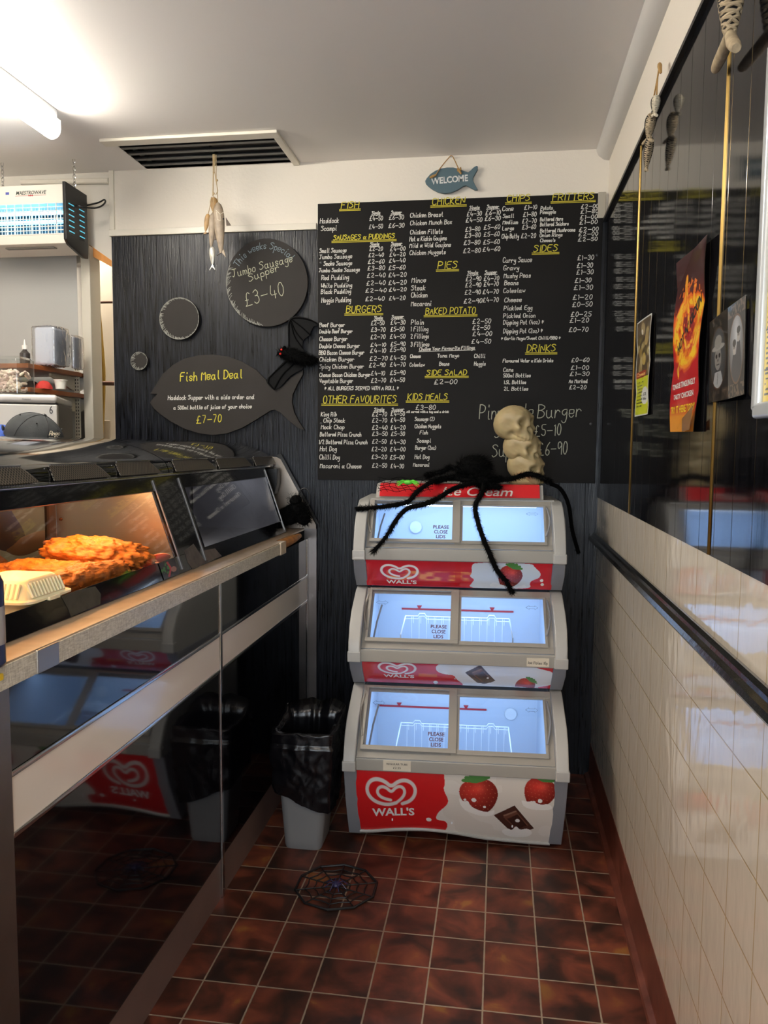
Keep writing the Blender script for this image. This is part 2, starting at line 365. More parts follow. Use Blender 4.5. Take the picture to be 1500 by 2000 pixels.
# glossy black lining boards
def board_mat(name, axis, mod, off, rough, col, grain, wav):
    m = bpy.data.materials.new(name); m.use_nodes = True; nt = m.node_tree; b = nt.nodes['Principled BSDF']
    ge = N(nt, 'ShaderNodeNewGeometry'); sp = N(nt, 'ShaderNodeSeparateXYZ'); nt.links.new(ge.outputs['Position'], sp.inputs[0])
    dd, ii = grout(nt, sp.outputs[axis], mod, off, 0)
    g = N(nt, 'ShaderNodeMapRange'); g.inputs[1].default_value = .0006; g.inputs[2].default_value = .002; nt.links.new(dd, g.inputs[0])
    mp = N(nt, 'ShaderNodeMapping'); mp.inputs['Scale'].default_value = (1, 1, .06); nt.links.new(ge.outputs['Position'], mp.inputs[0])
    n1 = N(nt, 'ShaderNodeTexNoise'); n1.inputs['Scale'].default_value = 160; n1.inputs['Detail'].default_value = 5; nt.links.new(mp.outputs[0], n1.inputs[0])
    n2 = N(nt, 'ShaderNodeTexNoise'); n2.inputs['Scale'].default_value = 7; n2.inputs['Detail'].default_value = 2; nt.links.new(mp.outputs[0], n2.inputs[0])
    r = N(nt, 'ShaderNodeValToRGB'); c = lin(col); r.color_ramp.elements[0].position = .38; r.color_ramp.elements[1].position = .66; r.color_ramp.elements[0].color = (*[x*.5 for x in c], 1); r.color_ramp.elements[1].color = (*[x*(3.6 if grain > .1 else 1.6) for x in c], 1); b.inputs['Specular IOR Level'].default_value = .3 if grain > .1 else .42
    nt.links.new(n1.outputs[0], r.inputs[0]); nt.links.new(r.outputs[0], b.inputs['Base Color'])
    nt.links.new(mathn(nt, 'ADD', mathn(nt, 'MULTIPLY', n1.outputs[0], grain*.5), rough), b.inputs['Roughness'])
    h = mathn(nt, 'ADD', mathn(nt, 'ADD', mathn(nt, 'MULTIPLY', n1.outputs[0], grain), mathn(nt, 'MULTIPLY', n2.outputs[0], wav)), mathn(nt, 'MULTIPLY', g.outputs[0], .4))
    bp = N(nt, 'ShaderNodeBump'); bp.inputs['Strength'].default_value = .5; bp.inputs['Distance'].default_value = .004; nt.links.new(h, bp.inputs['Height']); nt.links.new(bp.outputs[0], b.inputs['Normal'])
    return m
backb = board_mat('black_painted_boards', 0, .118, -1.74, .12, '090B10', .9, .5)  # pale streaks are wood grain plus cool highlights put into the colour
sideb = board_mat('black_gloss_boards', 1, .12, 1.8, .07, '101013', .02, .35)

struct('wall_back', M().box(-1.85, XR, YB, YB+.1, 0, ZC), cream, smooth=False)
struct('trim_1', M().box(-1.845, XR-.004, YB-.008, YB, 0, 2.483), backb, smooth=False)['label'] = 'black painted vertical boarding on the back wall'
struct('trim_2', M().box(-1.853, -.846, YB-.02, YB, 2.483, 2.512), whitep, bevel=.002)
struct('trim_3', M().box(-1.852, -1.828, YB-.012, YB, 2.512, ZC), whitep, bevel=.002)
struct('wall_right', M().box(XR, XR+.1, YF, YB+.1, 0, ZC), cream, smooth=False)
struct('trim_4', M().box(XR-.008, XR, YF, YB-.001, .10, 1.278), tm, smooth=False)['label'] = 'cream glazed wall tiles'
struct('trim_5', M().box(XR-.010, XR, YF, YB-.009, 1.279, 2.483), sideb, smooth=False)['label'] = 'glossy black boarding on the right wall'
pr = [(0, 1.118), (-.012, 1.122), (-.02, 1.116), (-.022, 1.108), (-.034, 1.104), (-.04, 1.095), (-.034, 1.086), (-.02, 1.082), (-.014, 1.076), (0, 1.074)]
struct('trim_6', M().prism([(XR-.006+x, YF, z) for x, z in pr], [(XR-.006+x, YB-.01, z) for x, z in pr]), mat('black_rail_paint', '0E0D0C', .16, noise_s=20, noise_a=.5, bump=.4, bump_s=30), ang=20)['label'] = 'black moulded dado rail'
redq = mat('red_quarry_skirting', '5E3023', .35, noise_s=14, noise_a=.4)
pr = [(0, .152), (-.01, .152), (-.011, .03), (-.015, .016), (-.03, .008), (-.034, 0), (0, 0)]
struct('baseboard_right', M().prism([(XR+x, YF, z) for x, z in pr], [(XR+x, YB-.01, z) for x, z in pr]), redq, ang=30)
pr = [(0, ZC), (-.055, ZC), (-.055, ZC-.01), (-.046, ZC-.03), (-.022, ZC-.047), (0, ZC-.05)]
struct('trim_7', M().prism([(XR+x, YF, z) for x, z in pr], [(XR+x, YB-.002, z) for x, z in pr]), mat('pvc_white', 'C6C3BE', .35))['label'] = 'white half-round trunking along the ceiling edge'
struct('trim_8', M().box(XR-.022, XR-.009, YF, YB-.01, 2.476, 2.488), mat('dark_capping', '1D1A18', .4), smooth=False)
struct('trim_9', M().box(XR-.045, XR-.012, YB-.022, YB-.008, 2.49, 2.60), mat('aged_pvc', 'A8A294', .5), bevel=.002)

# ceiling with the vent opening
vx0, vx1, vy0, vy1 = -1.658, -.956, 3.305, 3.618
mm = M()
for a in ((XL, vx0, YF, 4.3), (vx1, XR, YF, 4.3), (vx0, vx1, YF, vy0), (vx0, vx1, vy1, 4.3)): mm.box(*a, ZC, ZC+.03)
struct('ceiling', mm, ceilp, smooth=False)
# the kitchen side
struct('wall_left', M().box(XL-.1, XL, YF, 4.3, 0, ZC), cream, smooth=False)
part_g = mat('grey_panel', 'A2A3A0', .4)
PX = P(178, 640, 1, 3.6).x; PL = P(160, 640, 1, 3.6).x
struct('wall_partition', M().box(XL, PX-.005, 3.64, 3.70, 0, 2.42), part_g, smooth=False)
struct('trim_10', M().box(PL, PX, 3.60, 3.70, 0, 2.44), mat('pale_post', 'BDB9AC', .45), bevel=.004)
struct('trim_11', M().box(PL-.03, PL, 3.615, 3.64, 0, 2.42), chrome, bevel=.004)
struct('wall_header', M().prism([(XL, 3.64, 2.42), (-1.96, 3.64, 2.42), (-1.945, 3.64, 2.40), (-1.85, 3.64, 2.36), (-1.85, 3.64, ZC), (XL, 3.64, ZC)], [(XL, 3.7, 2.42), (-1.96, 3.7, 2.42), (-1.945, 3.7, 2.40), (-1.85, 3.7, 2.36), (-1.85, 3.7, ZC), (XL, 3.7, ZC)]), mat('white_wall', 'CFC9BD', .5, bump=.2, bump_s=30), smooth=False)
wood_o = mat('bare_timber', 'B87B3C', .5, noise_s=20, noise_a=.35, stretch=(1, 1, .2))
struct('trim_12', M().prism([(-1.965, 3.635, 2.452), (-1.853, 3.635, 2.375), (-1.853, 3.635, 2.345), (-1.965, 3.635, 2.405)], [(-1.965, 3.70, 2.452), (-1.853, 3.70, 2.375), (-1.853, 3.70, 2.345), (-1.965, 3.70, 2.405)]), wood_o, smooth=False)
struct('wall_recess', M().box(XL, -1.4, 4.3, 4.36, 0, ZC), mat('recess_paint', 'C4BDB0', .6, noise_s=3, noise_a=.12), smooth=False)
struct('wall_recess_side', M().box(-1.42, -1.40, YB+.101, 4.3, 0, ZC), cream, smooth=False)
struct('trim_13', M().tube([(-2.3, 3.625, 2.752), (-1.853, 3.625, 2.742)], .013, 10), whitep)
# front wall with the shop window
mm = M(); wx0, wx1, wz0, wz1 = -1.2, .35, .85, 2.3
for a in ((XL, wx0, 0, ZC), (wx1, XR, 0, ZC), (wx0, wx1, 0, wz0), (wx0, wx1, wz1, ZC)): mm.box(a[0], a[1], YF-.1, YF, a[2], a[3])
struct('wall_front', mm, cream, smooth=False)
mm = M()
for a in ((wx0, wx0+.05, wz0, wz1), (wx1-.05, wx1, wz0, wz1), (wx0+.05, wx1-.05, wz0, wz0+.05), (wx0+.05, wx1-.05, wz1-.05, wz1), (-.45, -.4, wz0+.05, wz1-.05)): mm.box(a[0], a[1], YF-.06, YF-.01, a[2], a[3])
w1 = struct('window_1', mm, whitep, smooth=False)
obj('pane', M().box(wx0+.03, wx1-.03, YF-.04, YF-.036, wz0+.03, wz1-.03), glass, w1, smooth=False)

# ------------------------------------------------------------------ ceiling vent
t = thing('ceiling_vent', (-1.3, 3.45, ZC), 'white framed black slatted vent set in the ceiling by the back wall', 'vent')
mm = M(); z0 = ZC-.014
mm.box(-1.70, -.925, 3.245, vy0, z0, ZC-.0005).box(vx1, -.925, vy0, YB-.003, z0, ZC-.0005)
obj('frame', mm, whitep, t, bevel=.003)
mm = M().box(vx0, vx1, vy0, vy1, ZC+.075, ZC+.08); mm.box(vx0-.004, vx0, vy0, vy1, ZC, ZC+.08).box(vx1, vx1+.004, vy0, vy1, ZC, ZC+.08).box(vx0, vx1, vy0-.004, vy0, ZC, ZC+.08).box(vx0, vx1, vy1, vy1+.004, ZC, ZC+.08)
obj('duct_box', mm, mat('dark_duct', '55504D', .6), t, smooth=False)
vb = mat('black_metal_bars', '0C0C0E', .35)
for k in range(4):
    y = vy0+.02+(k+.5)*(vy1-vy0-.03)/4.1
    obj('slat', M().box(vx0, vx1, y-.012, y+.012, ZC-.004, ZC+.006), vb, t, bevel=.001)
for x in (vx0+.045, (vx0+vx1)/2+.02): obj('cross_bar', M().box(x-.012, x+.012, vy0, vy1, ZC+.006, ZC+.018), vb, t, smooth=False)

# ------------------------------------------------------------------ fluorescent tube light
t = thing('tube_light', (-1.745, 2.2, ZC), 'long white fluorescent batten light on the ceiling at left', 'light')
obj('batten', M().box(-1.775, -1.715, 1.42, 2.955, 2.742, ZC), white_pl, t, bevel=.006)
pr = [(.029*math.cos(a), .036*math.sin(a)) for a in [math.pi+math.pi*i/10 for i in range(11)]]
pr = [(-.034, .032)]+[(.034*math.cos(math.pi+math.pi*i/12), .034*math.sin(math.pi+math.pi*i/12)) for i in range(13)]+[(.034, .032)]
em = mat('lit_diffuser', 'FFF4E0', .4, emit=TUBE, ecol='FFF8EC')
obj('diffuser', M().prism([(-1.745+x, 1.45, 2.722+z-.006) for x, z in pr], [(-1.745+x, 2.94, 2.722+z-.006) for x, z in pr]), em, t)
obj('end_cap', M().prism([(-1.745+x*1.05, 2.94, 2.716+z*1.05) for x, z in pr], [(-1.745+x*1.05, 2.965, 2.716+z*1.05) for x, z in pr]), mat('frosted_cap', 'F2EDE2', .4, emit=2), t)  # cap emission imitates tube light glowing through it
t = thing('fill_batten', (-.1, -.4, ZC), 'unseen white fluorescent batten added as fill light behind the photographer', 'light')  # unseen batten added to fill the room and counter front
obj('batten', M().box(-.13, -.07, -1.1, .3, 2.742, ZC), white_pl, t, bevel=.006)
obj('diffuser', M().prism([(-.1+x, -1.08, 2.716+z) for x, z in pr], [(-.1+x, .28, 2.716+z) for x, z in pr]), mat('fill_diffuser', 'FFF4E0', .4, emit=TUBE*.6, ecol='FFF4E6'), t)

# ------------------------------------------------------------------ serving counter
XC = -.884
navy = mat('black_gloss_laminate', '08080C', .06, coat=.4, bump=.06, bump_s=4)
cream_l = mat('cream_laminate', 'E8DED4', .12, coat=.3)
lino = bpy.data.materials.new('linen_laminate'); lino.use_nodes = True; nt = lino.node_tree; b = nt.nodes['Principled BSDF']
ge = N(nt, 'ShaderNodeNewGeometry')
cols = []
for s in ((1, 120, 900), (1, 900, 120)):
    mp = N(nt, 'ShaderNodeMapping'); mp.inputs['Scale'].default_value = s; nt.links.new(ge.outputs['Position'], mp.inputs[0])
    n1 = N(nt, 'ShaderNodeTexNoise'); n1.inputs['Scale'].default_value = .6; n1.inputs['Detail'].default_value = 2; nt.links.new(mp.outputs[0], n1.inputs[0]); cols.append(n1.outputs[0])
r = N(nt, 'ShaderNodeValToRGB'); r.color_ramp.elements[0].position = .36; r.color_ramp.elements[1].position = .62
r.color_ramp.elements[0].color = (*lin('A9A190'), 1); r.color_ramp.elements[1].color = (*lin('DCD6C6'), 1)
nt.links.new(mathn(nt, 'MULTIPLY', mathn(nt, 'ADD', *cols), .5), r.inputs[0]); nt.links.new(r.outputs[0], b.inputs['Base Color']); b.inputs['Roughness'].default_value = .35
topw = mat('worn_buff_worktop', 'B09A80', .32, noise_s=30, noise_a=.12)
t = thing('serving_counter', (-1.2, 2.3, 0), 'long serving counter fronted with glossy black panels and a cream stripe', 'counter')
obj('carcass', M().box(-1.58, -.90, .55, 3.60, 0, 1.06), mat('carcass_board', '3A3530', .6), t, smooth=False)
plm = mat('brown_grey_plinth', '6A5650', .45, noise_s=5, noise_a=.12)
obj('plinth', M().box(-.9, -.888, .55, 3.575, 0, .139), plm, t, smooth=False)
for y0, y1 in ((1.302, 2.405), (2.425, 3.575)):
    obj('lower_panel', M().box(-.9, XC, y0, y1, .139, .765), navy, t, smooth=False)
    obj('cream_stripe', M().box(-.9, XC, y0, y1, .777, .883), cream_l, t, smooth=False)
    obj('upper_panel', M().box(-.9, XC, y0, y1, .895, 1.065), navy, t, smooth=False)
    for z in (.765, .883): obj('stripe_trim', M().box(-.9, XC+.003, y0, y1, z, z+.012), chrome, t, bevel=.002)
obj('joint_strip', M().box(-.9, XC+.004, 2.405, 2.425, .0, 1.065), chrome, t, bevel=.002)
obj('joint_strip', M().box(-.9, XC+.004, 3.575, 3.592, .0, 1.065), chrome, t, bevel=.002)
obj('end_post', M().box(-.9, XC+.003, .55, 1.302, 0, 1.065), steeld, t, smooth=False)
mm = M().box(-1.58, -.862, .55, 3.10, 1.108, 1.112); mm.box(-1.58, -.90, 3.10, 3.60, 1.104, 1.111)
obj('worktop', mm, topw, t, smooth=False)
obj('worktop_edging', M().box(-.885, -.858, 1.372, 3.03, 1.066, 1.1085), lino, t, smooth=False)
obj('worktop_edging', M().box(-.885, -.858, .55, 1.355, 1.066, 1.1085), lino, t, smooth=False)
obj('edging_end_block', M().box(-.885, -.854, 3.035, 3.11, 1.062, 1.113), mat('worn_white_block', 'C6B59F', .5, noise_s=25, noise_a=.2), t, bevel=.003)
obj('edging_joint_cap', M().box(-.884, -.8565, 1.356, 1.43, 1.064, 1.11), steel, t, bevel=.002)
obj('bare_wood_edge', M().tube([(-.888, 3.11, 1.09), (-.89, 3.35, 1.09), (-.9, 3.5, 1.088)], [.022, .018, .012], 10), wood_o, t)
sm_t = mat('stainless_end', '8E8886', .3, 1, noise_s=5, noise_a=.15)
obj('end_panel', M().box(-.9, -.842, 3.596, 3.604, 0, 1.112), sm_t, t, smooth=False)

# ------------------------------------------------------------------ heated display cabinet
A0 = Vector((-.942, 0, 1.113)); A1 = Vector((-1.04, 0, 1.40)); SL = (A1-A0); NRM = Vector((SL.z, 0, -SL.x)).normalized()
def T(y, k, off=0): return A0+SL*k+NRM*off+Vector((0, y, 0))          # point on the tilted glazing
def tk(px, py): q = PP(px, py, A0, NRM); return q.y, (q.z-A0.z)/SL.z
def slab(m, y0, y1, k0, k1, t0, t1):
    a = [T(y0, k0, t1), T(y1, k0, t1), T(y1, k1, t1), T(y0, k1, t1)]; c = [T(y0, k0, t0), T(y1, k0, t0), T(y1, k1, t0), T(y0, k1, t0)]
    return m.prism(a, c)
t = thing('heated_display_cabinet', (-1.2, 2.2, 1.113), 'glass fronted heated food display cabinet with a curved glossy black hood', 'food display')
YN, YE = .75, 3.50
kp0, kp1 = .175, .86
pn = tk(303, 953)[0]; pf = tk(358, 945)[0]; pe = tk(520, 925)[0]
print('panes', pn, pf, pe)
frm = mat('black_enamel_frame', '101014', .12, coat=.3)
obj('lower_frame', slab(M(), YN, YE-.07, 0, kp0, -.012, 0), frm, t, bevel=.001)
obj('upper_frame', slab(M(), YN, YE-.07, kp1, 1, -.012, 0), frm, t, bevel=.001)
obj('centre_post', slab(M(), pn, pf, kp0, kp1, -.016, .001), frm, t, bevel=.001)
obj('end_post', slab(M(), pe, YE-.07, kp0, kp1, -.016, .001), frm, t, bevel=.001)
for y in (pn-.006, pf-.03, pe-.01): obj('bead', slab(M(), y, y+.008, kp0*.2, .97, 0, .004), steeld, t, smooth=False)
gl = glass_mat('cabinet_glass', (.96, .97, .97), 1.1)
obj('glass_pane', slab(M(), YN, pn, kp0, kp1, -.008, -.004), gl, t, smooth=False)
obj('glass_pane', slab(M(), pf, pe, kp0, kp1, -.008, -.004), gl, t, smooth=False)
obj('lip', slab(M(), YN, YE, 1.0, 1.035, -.01, .006), chrome, t, bevel=.002)
hp = sm([(-1.0405, 1.399), (-1.037, 1.414), (-1.05, 1.446), (-1.075, 1.462), (-1.13, 1.487), (-1.22, 1.512), (-1.36, 1.522), (-1.50, 1.518), (-1.58, 1.50), (-1.60, 1.46)], 2)
def hood_y(x): return YE+.06
h1 = M(); a = hp+[(-1.60, 1.42), (-1.06, 1.41)]
for y0, y1, nm in ((YN, 2.385, 'hood'), (2.39, YE+.06, 'hood')):
    obj(nm, M().prism([(x, y0, z) for x, z in a], [(x, y1, z) for x, z in a]), blackg, t, ang=25)
# ventilation grilles along the lip
gm = bpy.data.materials.new('perforated_grille'); gm.use_nodes = True; nt = gm.node_tree; b = nt.nodes['Principled BSDF']
ge = N(nt, 'ShaderNodeNewGeometry'); sp = N(nt, 'ShaderNodeSeparateXYZ'); nt.links.new(ge.outputs['Position'], sp.inputs[0])
u = mathn(nt, 'MULTIPLY', mathn(nt, 'ADD', sp.outputs[1], sp.outputs[2]), 640); v = mathn(nt, 'MULTIPLY', mathn(nt, 'SUBTRACT', sp.outputs[1], sp.outputs[2]), 640)
k = mathn(nt, 'GREATER_THAN', mathn(nt, 'MAXIMUM', mathn(nt, 'SINE', u), mathn(nt, 'SINE', v)), .72)
mx = N(nt, 'ShaderNodeMix', data_type='RGBA'); mx.inputs[6].default_value = (.004, .004, .004, 1); mx.inputs[7].default_value = (*lin('7A7266'), 1)
nt.links.new(k, mx.inputs[0]); nt.links.new(mx.outputs[2], b.inputs['Base Color']); b.inputs['Roughness'].default_value = .35
for x0, x1 in ((-90, -28), (-20, 70), (100, 210), (230, 310), (340, 418), (425, 489), (497, 540)):
    y0 = P(x0, 930, 0, -1.04).y; y1 = P(x1, 912, 0, -1.04).y; s = min(.05, (y1-y0)*.3)
    a = [(-1.0345, y0, 1.412), (-1.0345, y1, 1.412), (-1.05, y1-s*.5, 1.437), (-1.052, y1-s, 1.447), (-1.052, y0+.005, 1.447)]
    a = [Vector(p)+Vector((.004, 0, .001)) for p in a]
    g_ = obj('vent_grille', M().prism(a, [p+Vector((-.003, 0, 0)) for p in a]), gm, t, smooth=False)
    obj('grille_edge', M().tube([a[4]+Vector((.002, 0, .003)), a[3]+Vector((.002, 0, .003))], .0022, 6), chrome, g_)
# inside
inn = mat('interior_steel', 'B4B0AE', .36, 1, bump=.1, bump_s=30, stretch=(1, 1, 20))
obj('food_deck', M().box(-1.42, -.955, YN, YE-.02, 1.113, 1.128), mat('hot_deck', '6D655E', .35, 1, noise_s=25, noise_a=.2), t, smooth=False)
obj('divider', M().prism([(-.965, 2.30, 1.128), (-1.375, 2.30, 1.128), (-1.375, 2.30, 1.41), (-1.045, 2.30, 1.41)], [(-.965, 2.312, 1.128), (-1.375, 2.312, 1.128), (-1.375, 2.312, 1.41), (-1.045, 2.312, 1.41)]), inn, t, smooth=False)
for px, py in ((106, 1008), (119, 1014)):
    q = P(px, py, 1, 2.298); obj('bolt', M().lathe([(.0, .006), (.004, .005), (.0055, 0)], q, 12, Matrix.Rotation(math.radians(90), 3, 'X')), mat('rusty_bolt', '8A5A40', .4, 1), t)
obj('inner_end', M().prism([(-.965, 3.42, 1.128), (-1.375, 3.42, 1.128), (-1.375, 3.42, 1.41), (-1.045, 3.42, 1.41)], [(-.965, 3.43, 1.128), (-1.375, 3.43, 1.128), (-1.375, 3.43, 1.41), (-1.045, 3.43, 1.41)]), mat('end_steel', '8F8D90', .4, 1), t, smooth=False)
obj('rear_frame', M().box(-1.39, -1.375, 2.258, 2.298, 1.128, 1.42), mat('brown_frame', '5A4334', .35, .6), t, smooth=False)
obj('rear_glass', M().box(-1.386, -1.382, YN, 2.258, 1.135, 1.41), glass_mat('brown_tint_glass', (.72, .66, .52), 1.2, .12), t, smooth=False)  # brown tinted, slightly blurred rear glass
obj('rear_panel', M().box(-1.39, -1.38, 2.34, 3.42, 1.128, 1.41), mat('rear_steel', '77757A', .35, 1), t, smooth=False)
obj('near_end', M().prism([(-.955, YN, 1.113), (-1.58, YN, 1.113), (-1.58, YN, 1.46), (-1.05, YN, 1.41)], [(-.955, YN-.01, 1.113), (-1.58, YN-.01, 1.113), (-1.58, YN-.01, 1.46), (-1.05, YN-.01, 1.41)]), steeld, t, smooth=False)
hl = mat('heat_lamp_glow', 'FF9A3C', .4, emit=7, ecol='FF8A35')
for y0, y1 in ((.95, 1.5), (1.65, 2.2)):
    hlm = obj('heat_lamp', M().tube([(-1.22, y0, 1.39), (-1.22, y1, 1.39)], .008, 10), hl, t)
l = area('heat_lamp_light', (-1.12, 1.65, 1.385), .06, 7.5, (1, .50, .18), (0, 0, 0), 1.2); l.parent = t; l.location -= wloc(t)
l = area('case_fill', (-1.2, 2.9, 1.385), .1, 1.3, (.85, .88, 1), (0, 0, 0), .8); l.parent = t; l.location -= wloc(t)  # fill added so the far compartment reads brighter
# stickers and smears on the frame
art('chilli_sticker', lambda u, v: T(tk(322, 1140)[0]+u*.11, -.0+.16*(1-v)+.005, .002), 60, 40,
    lambda u, v: over(over(over(np.tile(hx('16181C'), (len(u), 1)), (vnoise(u, v, 9, 3) > .55) & (np.hypot(u-.3, v-.4) < .33), '3E7A3A'), pdist(u, v, [(.5, .1), (.6, .5), (.35, .9)]) < .06, 'B02A35'), (np.hypot(u-.75, v-.6) < .17), '9A6A5E'), artp, t)
for nm, pts, c_ in (('peeled_sticker', [(120, 1165), (150, 1153), (186, 1145), (197, 1160), (196, 1180), (172, 1190), (139, 1204), (133, 1188)], '3E3C30'), ('torn_tape', [(360, 1075), (378, 1062), (402, 1098), (378, 1114), (367, 1098)], '57504A'), ('torn_tape', [(399, 1075), (420, 1071), (433, 1086), (404, 1098)], '5E5650')):
    a = [PP(x, y, A0+NRM*.0012, NRM) for x, y in pts]; obj(nm, M().prism(a, [p-NRM*.0008 for p in a]), mat('sticker_'+c_, c_, .5, noise_s=40, noise_a=.3), t, smooth=False)
# end splash panel against the wall and the black handle piece
e1 = [(-.842, 1.132), (-.842, 1.1135), (-1.3, 1.1135), (-1.3, 1.47), (-1.03, 1.445), (-1.01, 1.435)]
obj('end_splash', M().prism([(x, YE+.085, z) for x, z in e1], [(x, YE+.091, z) for x, z in e1]), mat('splash_steel', '9A9086', .38, .7, noise_s=5, noise_a=.25), t, smooth=False)
obj('end_splash_edge', M().prism([(-1.03, YE+.088, 1.455), (-.838, YE+.088, 1.135), (-.828, YE+.088, 1.135), (-1.01, YE+.088, 1.462)], [(-1.03, YE+.098, 1.455), (-.838, YE+.098, 1.135), (-.828, YE+.098, 1.135), (-1.01, YE+.098, 1.462)]), blackm, t, smooth=False)
q = [P(x, y, 1, YE-.005) for x, y in ((510, 915), (541, 915), (541, 945), (536, 965), (531, 968), (527, 962))]
obj('switch_bracket', M().prism(q, [p+Vector((-.0, .05, 0)) for p in q]), blackm, t, bevel=.002)

# ------------------------------------------------------------------ food in the cabinet
def fry(name, c, r, rotz, seed, col, label, cat, group=None, tilt=0, bumpy=.17):
    def fn(d):
        q = Vector((d.x*r[0], d.y*r[1], d.z*r[2]))*55+Vector((seed*7.3, 0, 0))
        return 1+bumpy*noise.noise(q*.45)+bumpy*.8*noise.noise(q)+bumpy*.65*abs(noise.noise(q*2.1))+bumpy*.35*abs(noise.noise(q*4.5))
    mt = Matrix.Rotation(rotz, 3, 'Z') @ Matrix.Rotation(tilt, 3, 'Y')
    o = obj(name, M().ell(c, r, 150, 80, fn, mt), col, ang=180); return tag(o, label, cat, group)
bat_m = mat('fried_batter', 'C9782A', .5, noise_s=60, noise_a=.4, bump=.6, bump_s=300, sub=.1)
bat_d = mat('dark_fried_batter', 'AE6624', .5, noise_s=45, noise_a=.5, bump=.6, bump_s=300)
sau_m = mat('red_sausage', 'B23A22', .25, noise_s=10, noise_a=.2, coat=.4)
fry('battered_fish', (-1.12, 2.07, 1.195), (.145, .085, .042), .25, 1, bat_m, 'large golden battered fish on top of the pile at the back of the hot cabinet', 'battered fish', tilt=.12)
fry('battered_fish', (-1.20, 1.93, 1.165), (.130, .045, .028), .1, 2, bat_m, 'long battered fish lying in the middle, behind the foam box', 'battered fish')
fry('battered_fish', (-1.035, 1.86, 1.163), (.042, .15, .034), -.22, 3, bat_d, 'knobbly dark battered fish nearest the glass beside the foam box', 'battered fish')
fry('battered_fish', (-1.16, 2.10, 1.155), (.12, .07, .026), -.1, 6, bat_d, 'dark battered fish at the bottom of the pile, under the large one', 'battered fish')
fry('fried_fritter', (-1.27, 1.86, 1.148), (.038, .04, .024), 0, 4, bat_m, 'small round battered piece left of the fish pile', 'fritter')
fry('fried_fritter', (-1.315, 1.78, 1.145), (.04, .04, .02), .4, 5, bat_d, 'small battered piece at the far left edge behind the foam box', 'fritter')
for i, (a, b_, lb) in enumerate((((-.995, 2.10, 1.143), (-.985, 2.20, 1.146), 'red sausage lying nearest the glass, right of the battered fish'), ((-1.02, 2.19, 1.160), (-.985, 2.26, 1.162), 'second red sausage, lying just behind the front one'))):
    a = Vector(a); b_ = Vector(b_); ps = [a.lerp(b_, k/10) for k in range(11)]
    tag(obj('sausage', M().tube(ps, [.015*math.sqrt(max(.04, 1-((k-5)/5.3)**2)) for k in range(11)], 14), sau_m), lb, 'sausage')

# foam takeaway box
t = thing('takeaway_box', (-1.02, 1.55, 1.128), 'cream ribbed foam takeaway box lit yellow inside the display cabinet', 'takeaway box')
foam = mat('foam_box', 'F0E6C4', .5, sub=.15)
def rrect(cx, cy, w, h, r, rot, z, n=6):
    out = []
    for k, (sx, sy) in enumerate(((1, 1), (-1, 1), (-1, -1), (1, -1))):
        for i in range(n+1):
            a = math.pi/2*(k+i/n); x = sx*(w/2-r)+r*math.cos(a); y = sy*(h/2-r)+r*math.sin(a)
            out.append(Vector((cx+x*math.cos(rot)-y*math.sin(rot), cy+x*math.sin(rot)+y*math.cos(rot), z)))
    return out
def loft(m, rings, cap0=True, cap1=True):
    n = len(rings[0]); f = [(i*n+j, i*n+(j+1) % n, (i+1)*n+(j+1) % n, (i+1)*n+j) for i in range(len(rings)-1) for j in range(n)]
    if cap0: f.append(tuple(reversed(range(n))))
    if cap1: f.append(tuple(range((len(rings)-1)*n, len(rings)*n)))
    return m.add([p for r in rings for p in r], f)
bx = (-1.045, 1.58)
obj('base', loft(M(), [rrect(*bx, .12, .13, .02, .0, 1.1285), rrect(*bx, .148, .158, .022, 0, 1.163), rrect(*bx, .164, .174, .025, 0, 1.165)]), foam, t)
obj('lid', loft(M(), [rrect(*bx, .176, .186, .028, 0, 1.166), rrect(*bx, .176, .186, .028, 0, 1.171), rrect(*bx, .158, .166, .025, 0, 1.173), rrect(*bx, .128, .136, .022, 0, 1.207), rrect(*bx, .116, .124, .02, 0, 1.212)]), foam, t)
mm = M()
for k in range(11):
    y = bx[1]-.060+.012*k; mm.tube([(bx[0]+.0785, y, 1.176), (bx[0]+.0655, y, 1.205)], .003, 6)
    x = bx[0]-.055+.011*k; mm.tube([(x, bx[1]-.083, 1.176), (x, bx[1]-.069, 1.205)], .003, 6)
obj('lid_ribs', mm, foam, t)
obj('catch', M().box(bx[0]+.084, bx[0]+.093, bx[1]-.02, bx[1]+.02, 1.163, 1.171), foam, t, bevel=.001)
# blue drum at the very left and a yellow tag
t = thing('drinks_can', (-.925, 1.215, 1.112), 'blue and white can standing on the worktop at the left edge', 'can')
cc = P(-19, 1215, 1, 1.235)
c0 = (cc.x-.012, 1.235, 1.112)
obj('body', M().lathe([(.028, 0), (.033, .006), (.033, .148), (.029, .157), (.029, .16)], c0, 32), mat('can_blue', '2A3358', .3, .3), t)
obj('label_band', M().lathe([(.0333, .04), (.0336, .042), (.0336, .105), (.0333, .107)], c0, 32), mat('can_white', 'A8A2A0', .35, .2), t)
t.location = c0
for ch in t.children: ch.location += Vector((-.925, 1.215, 1.112))-Vector(c0)
q = P(3, 1322, 0, -.856)
tag(obj('yellow_clip', loft(M(), [rrect(0, 0, .014, .012, .003, 0, 0), rrect(0, 0, .014, .012, .003, 0, .004)]).xf(lambda p: (q.x+p[2]-.003, q.y-.003+p[0], q.z+p[1])), mat('yellow_plastic', 'E6C020', .4)), 'small yellow plastic clip on the counter edge at far left', 'clip')

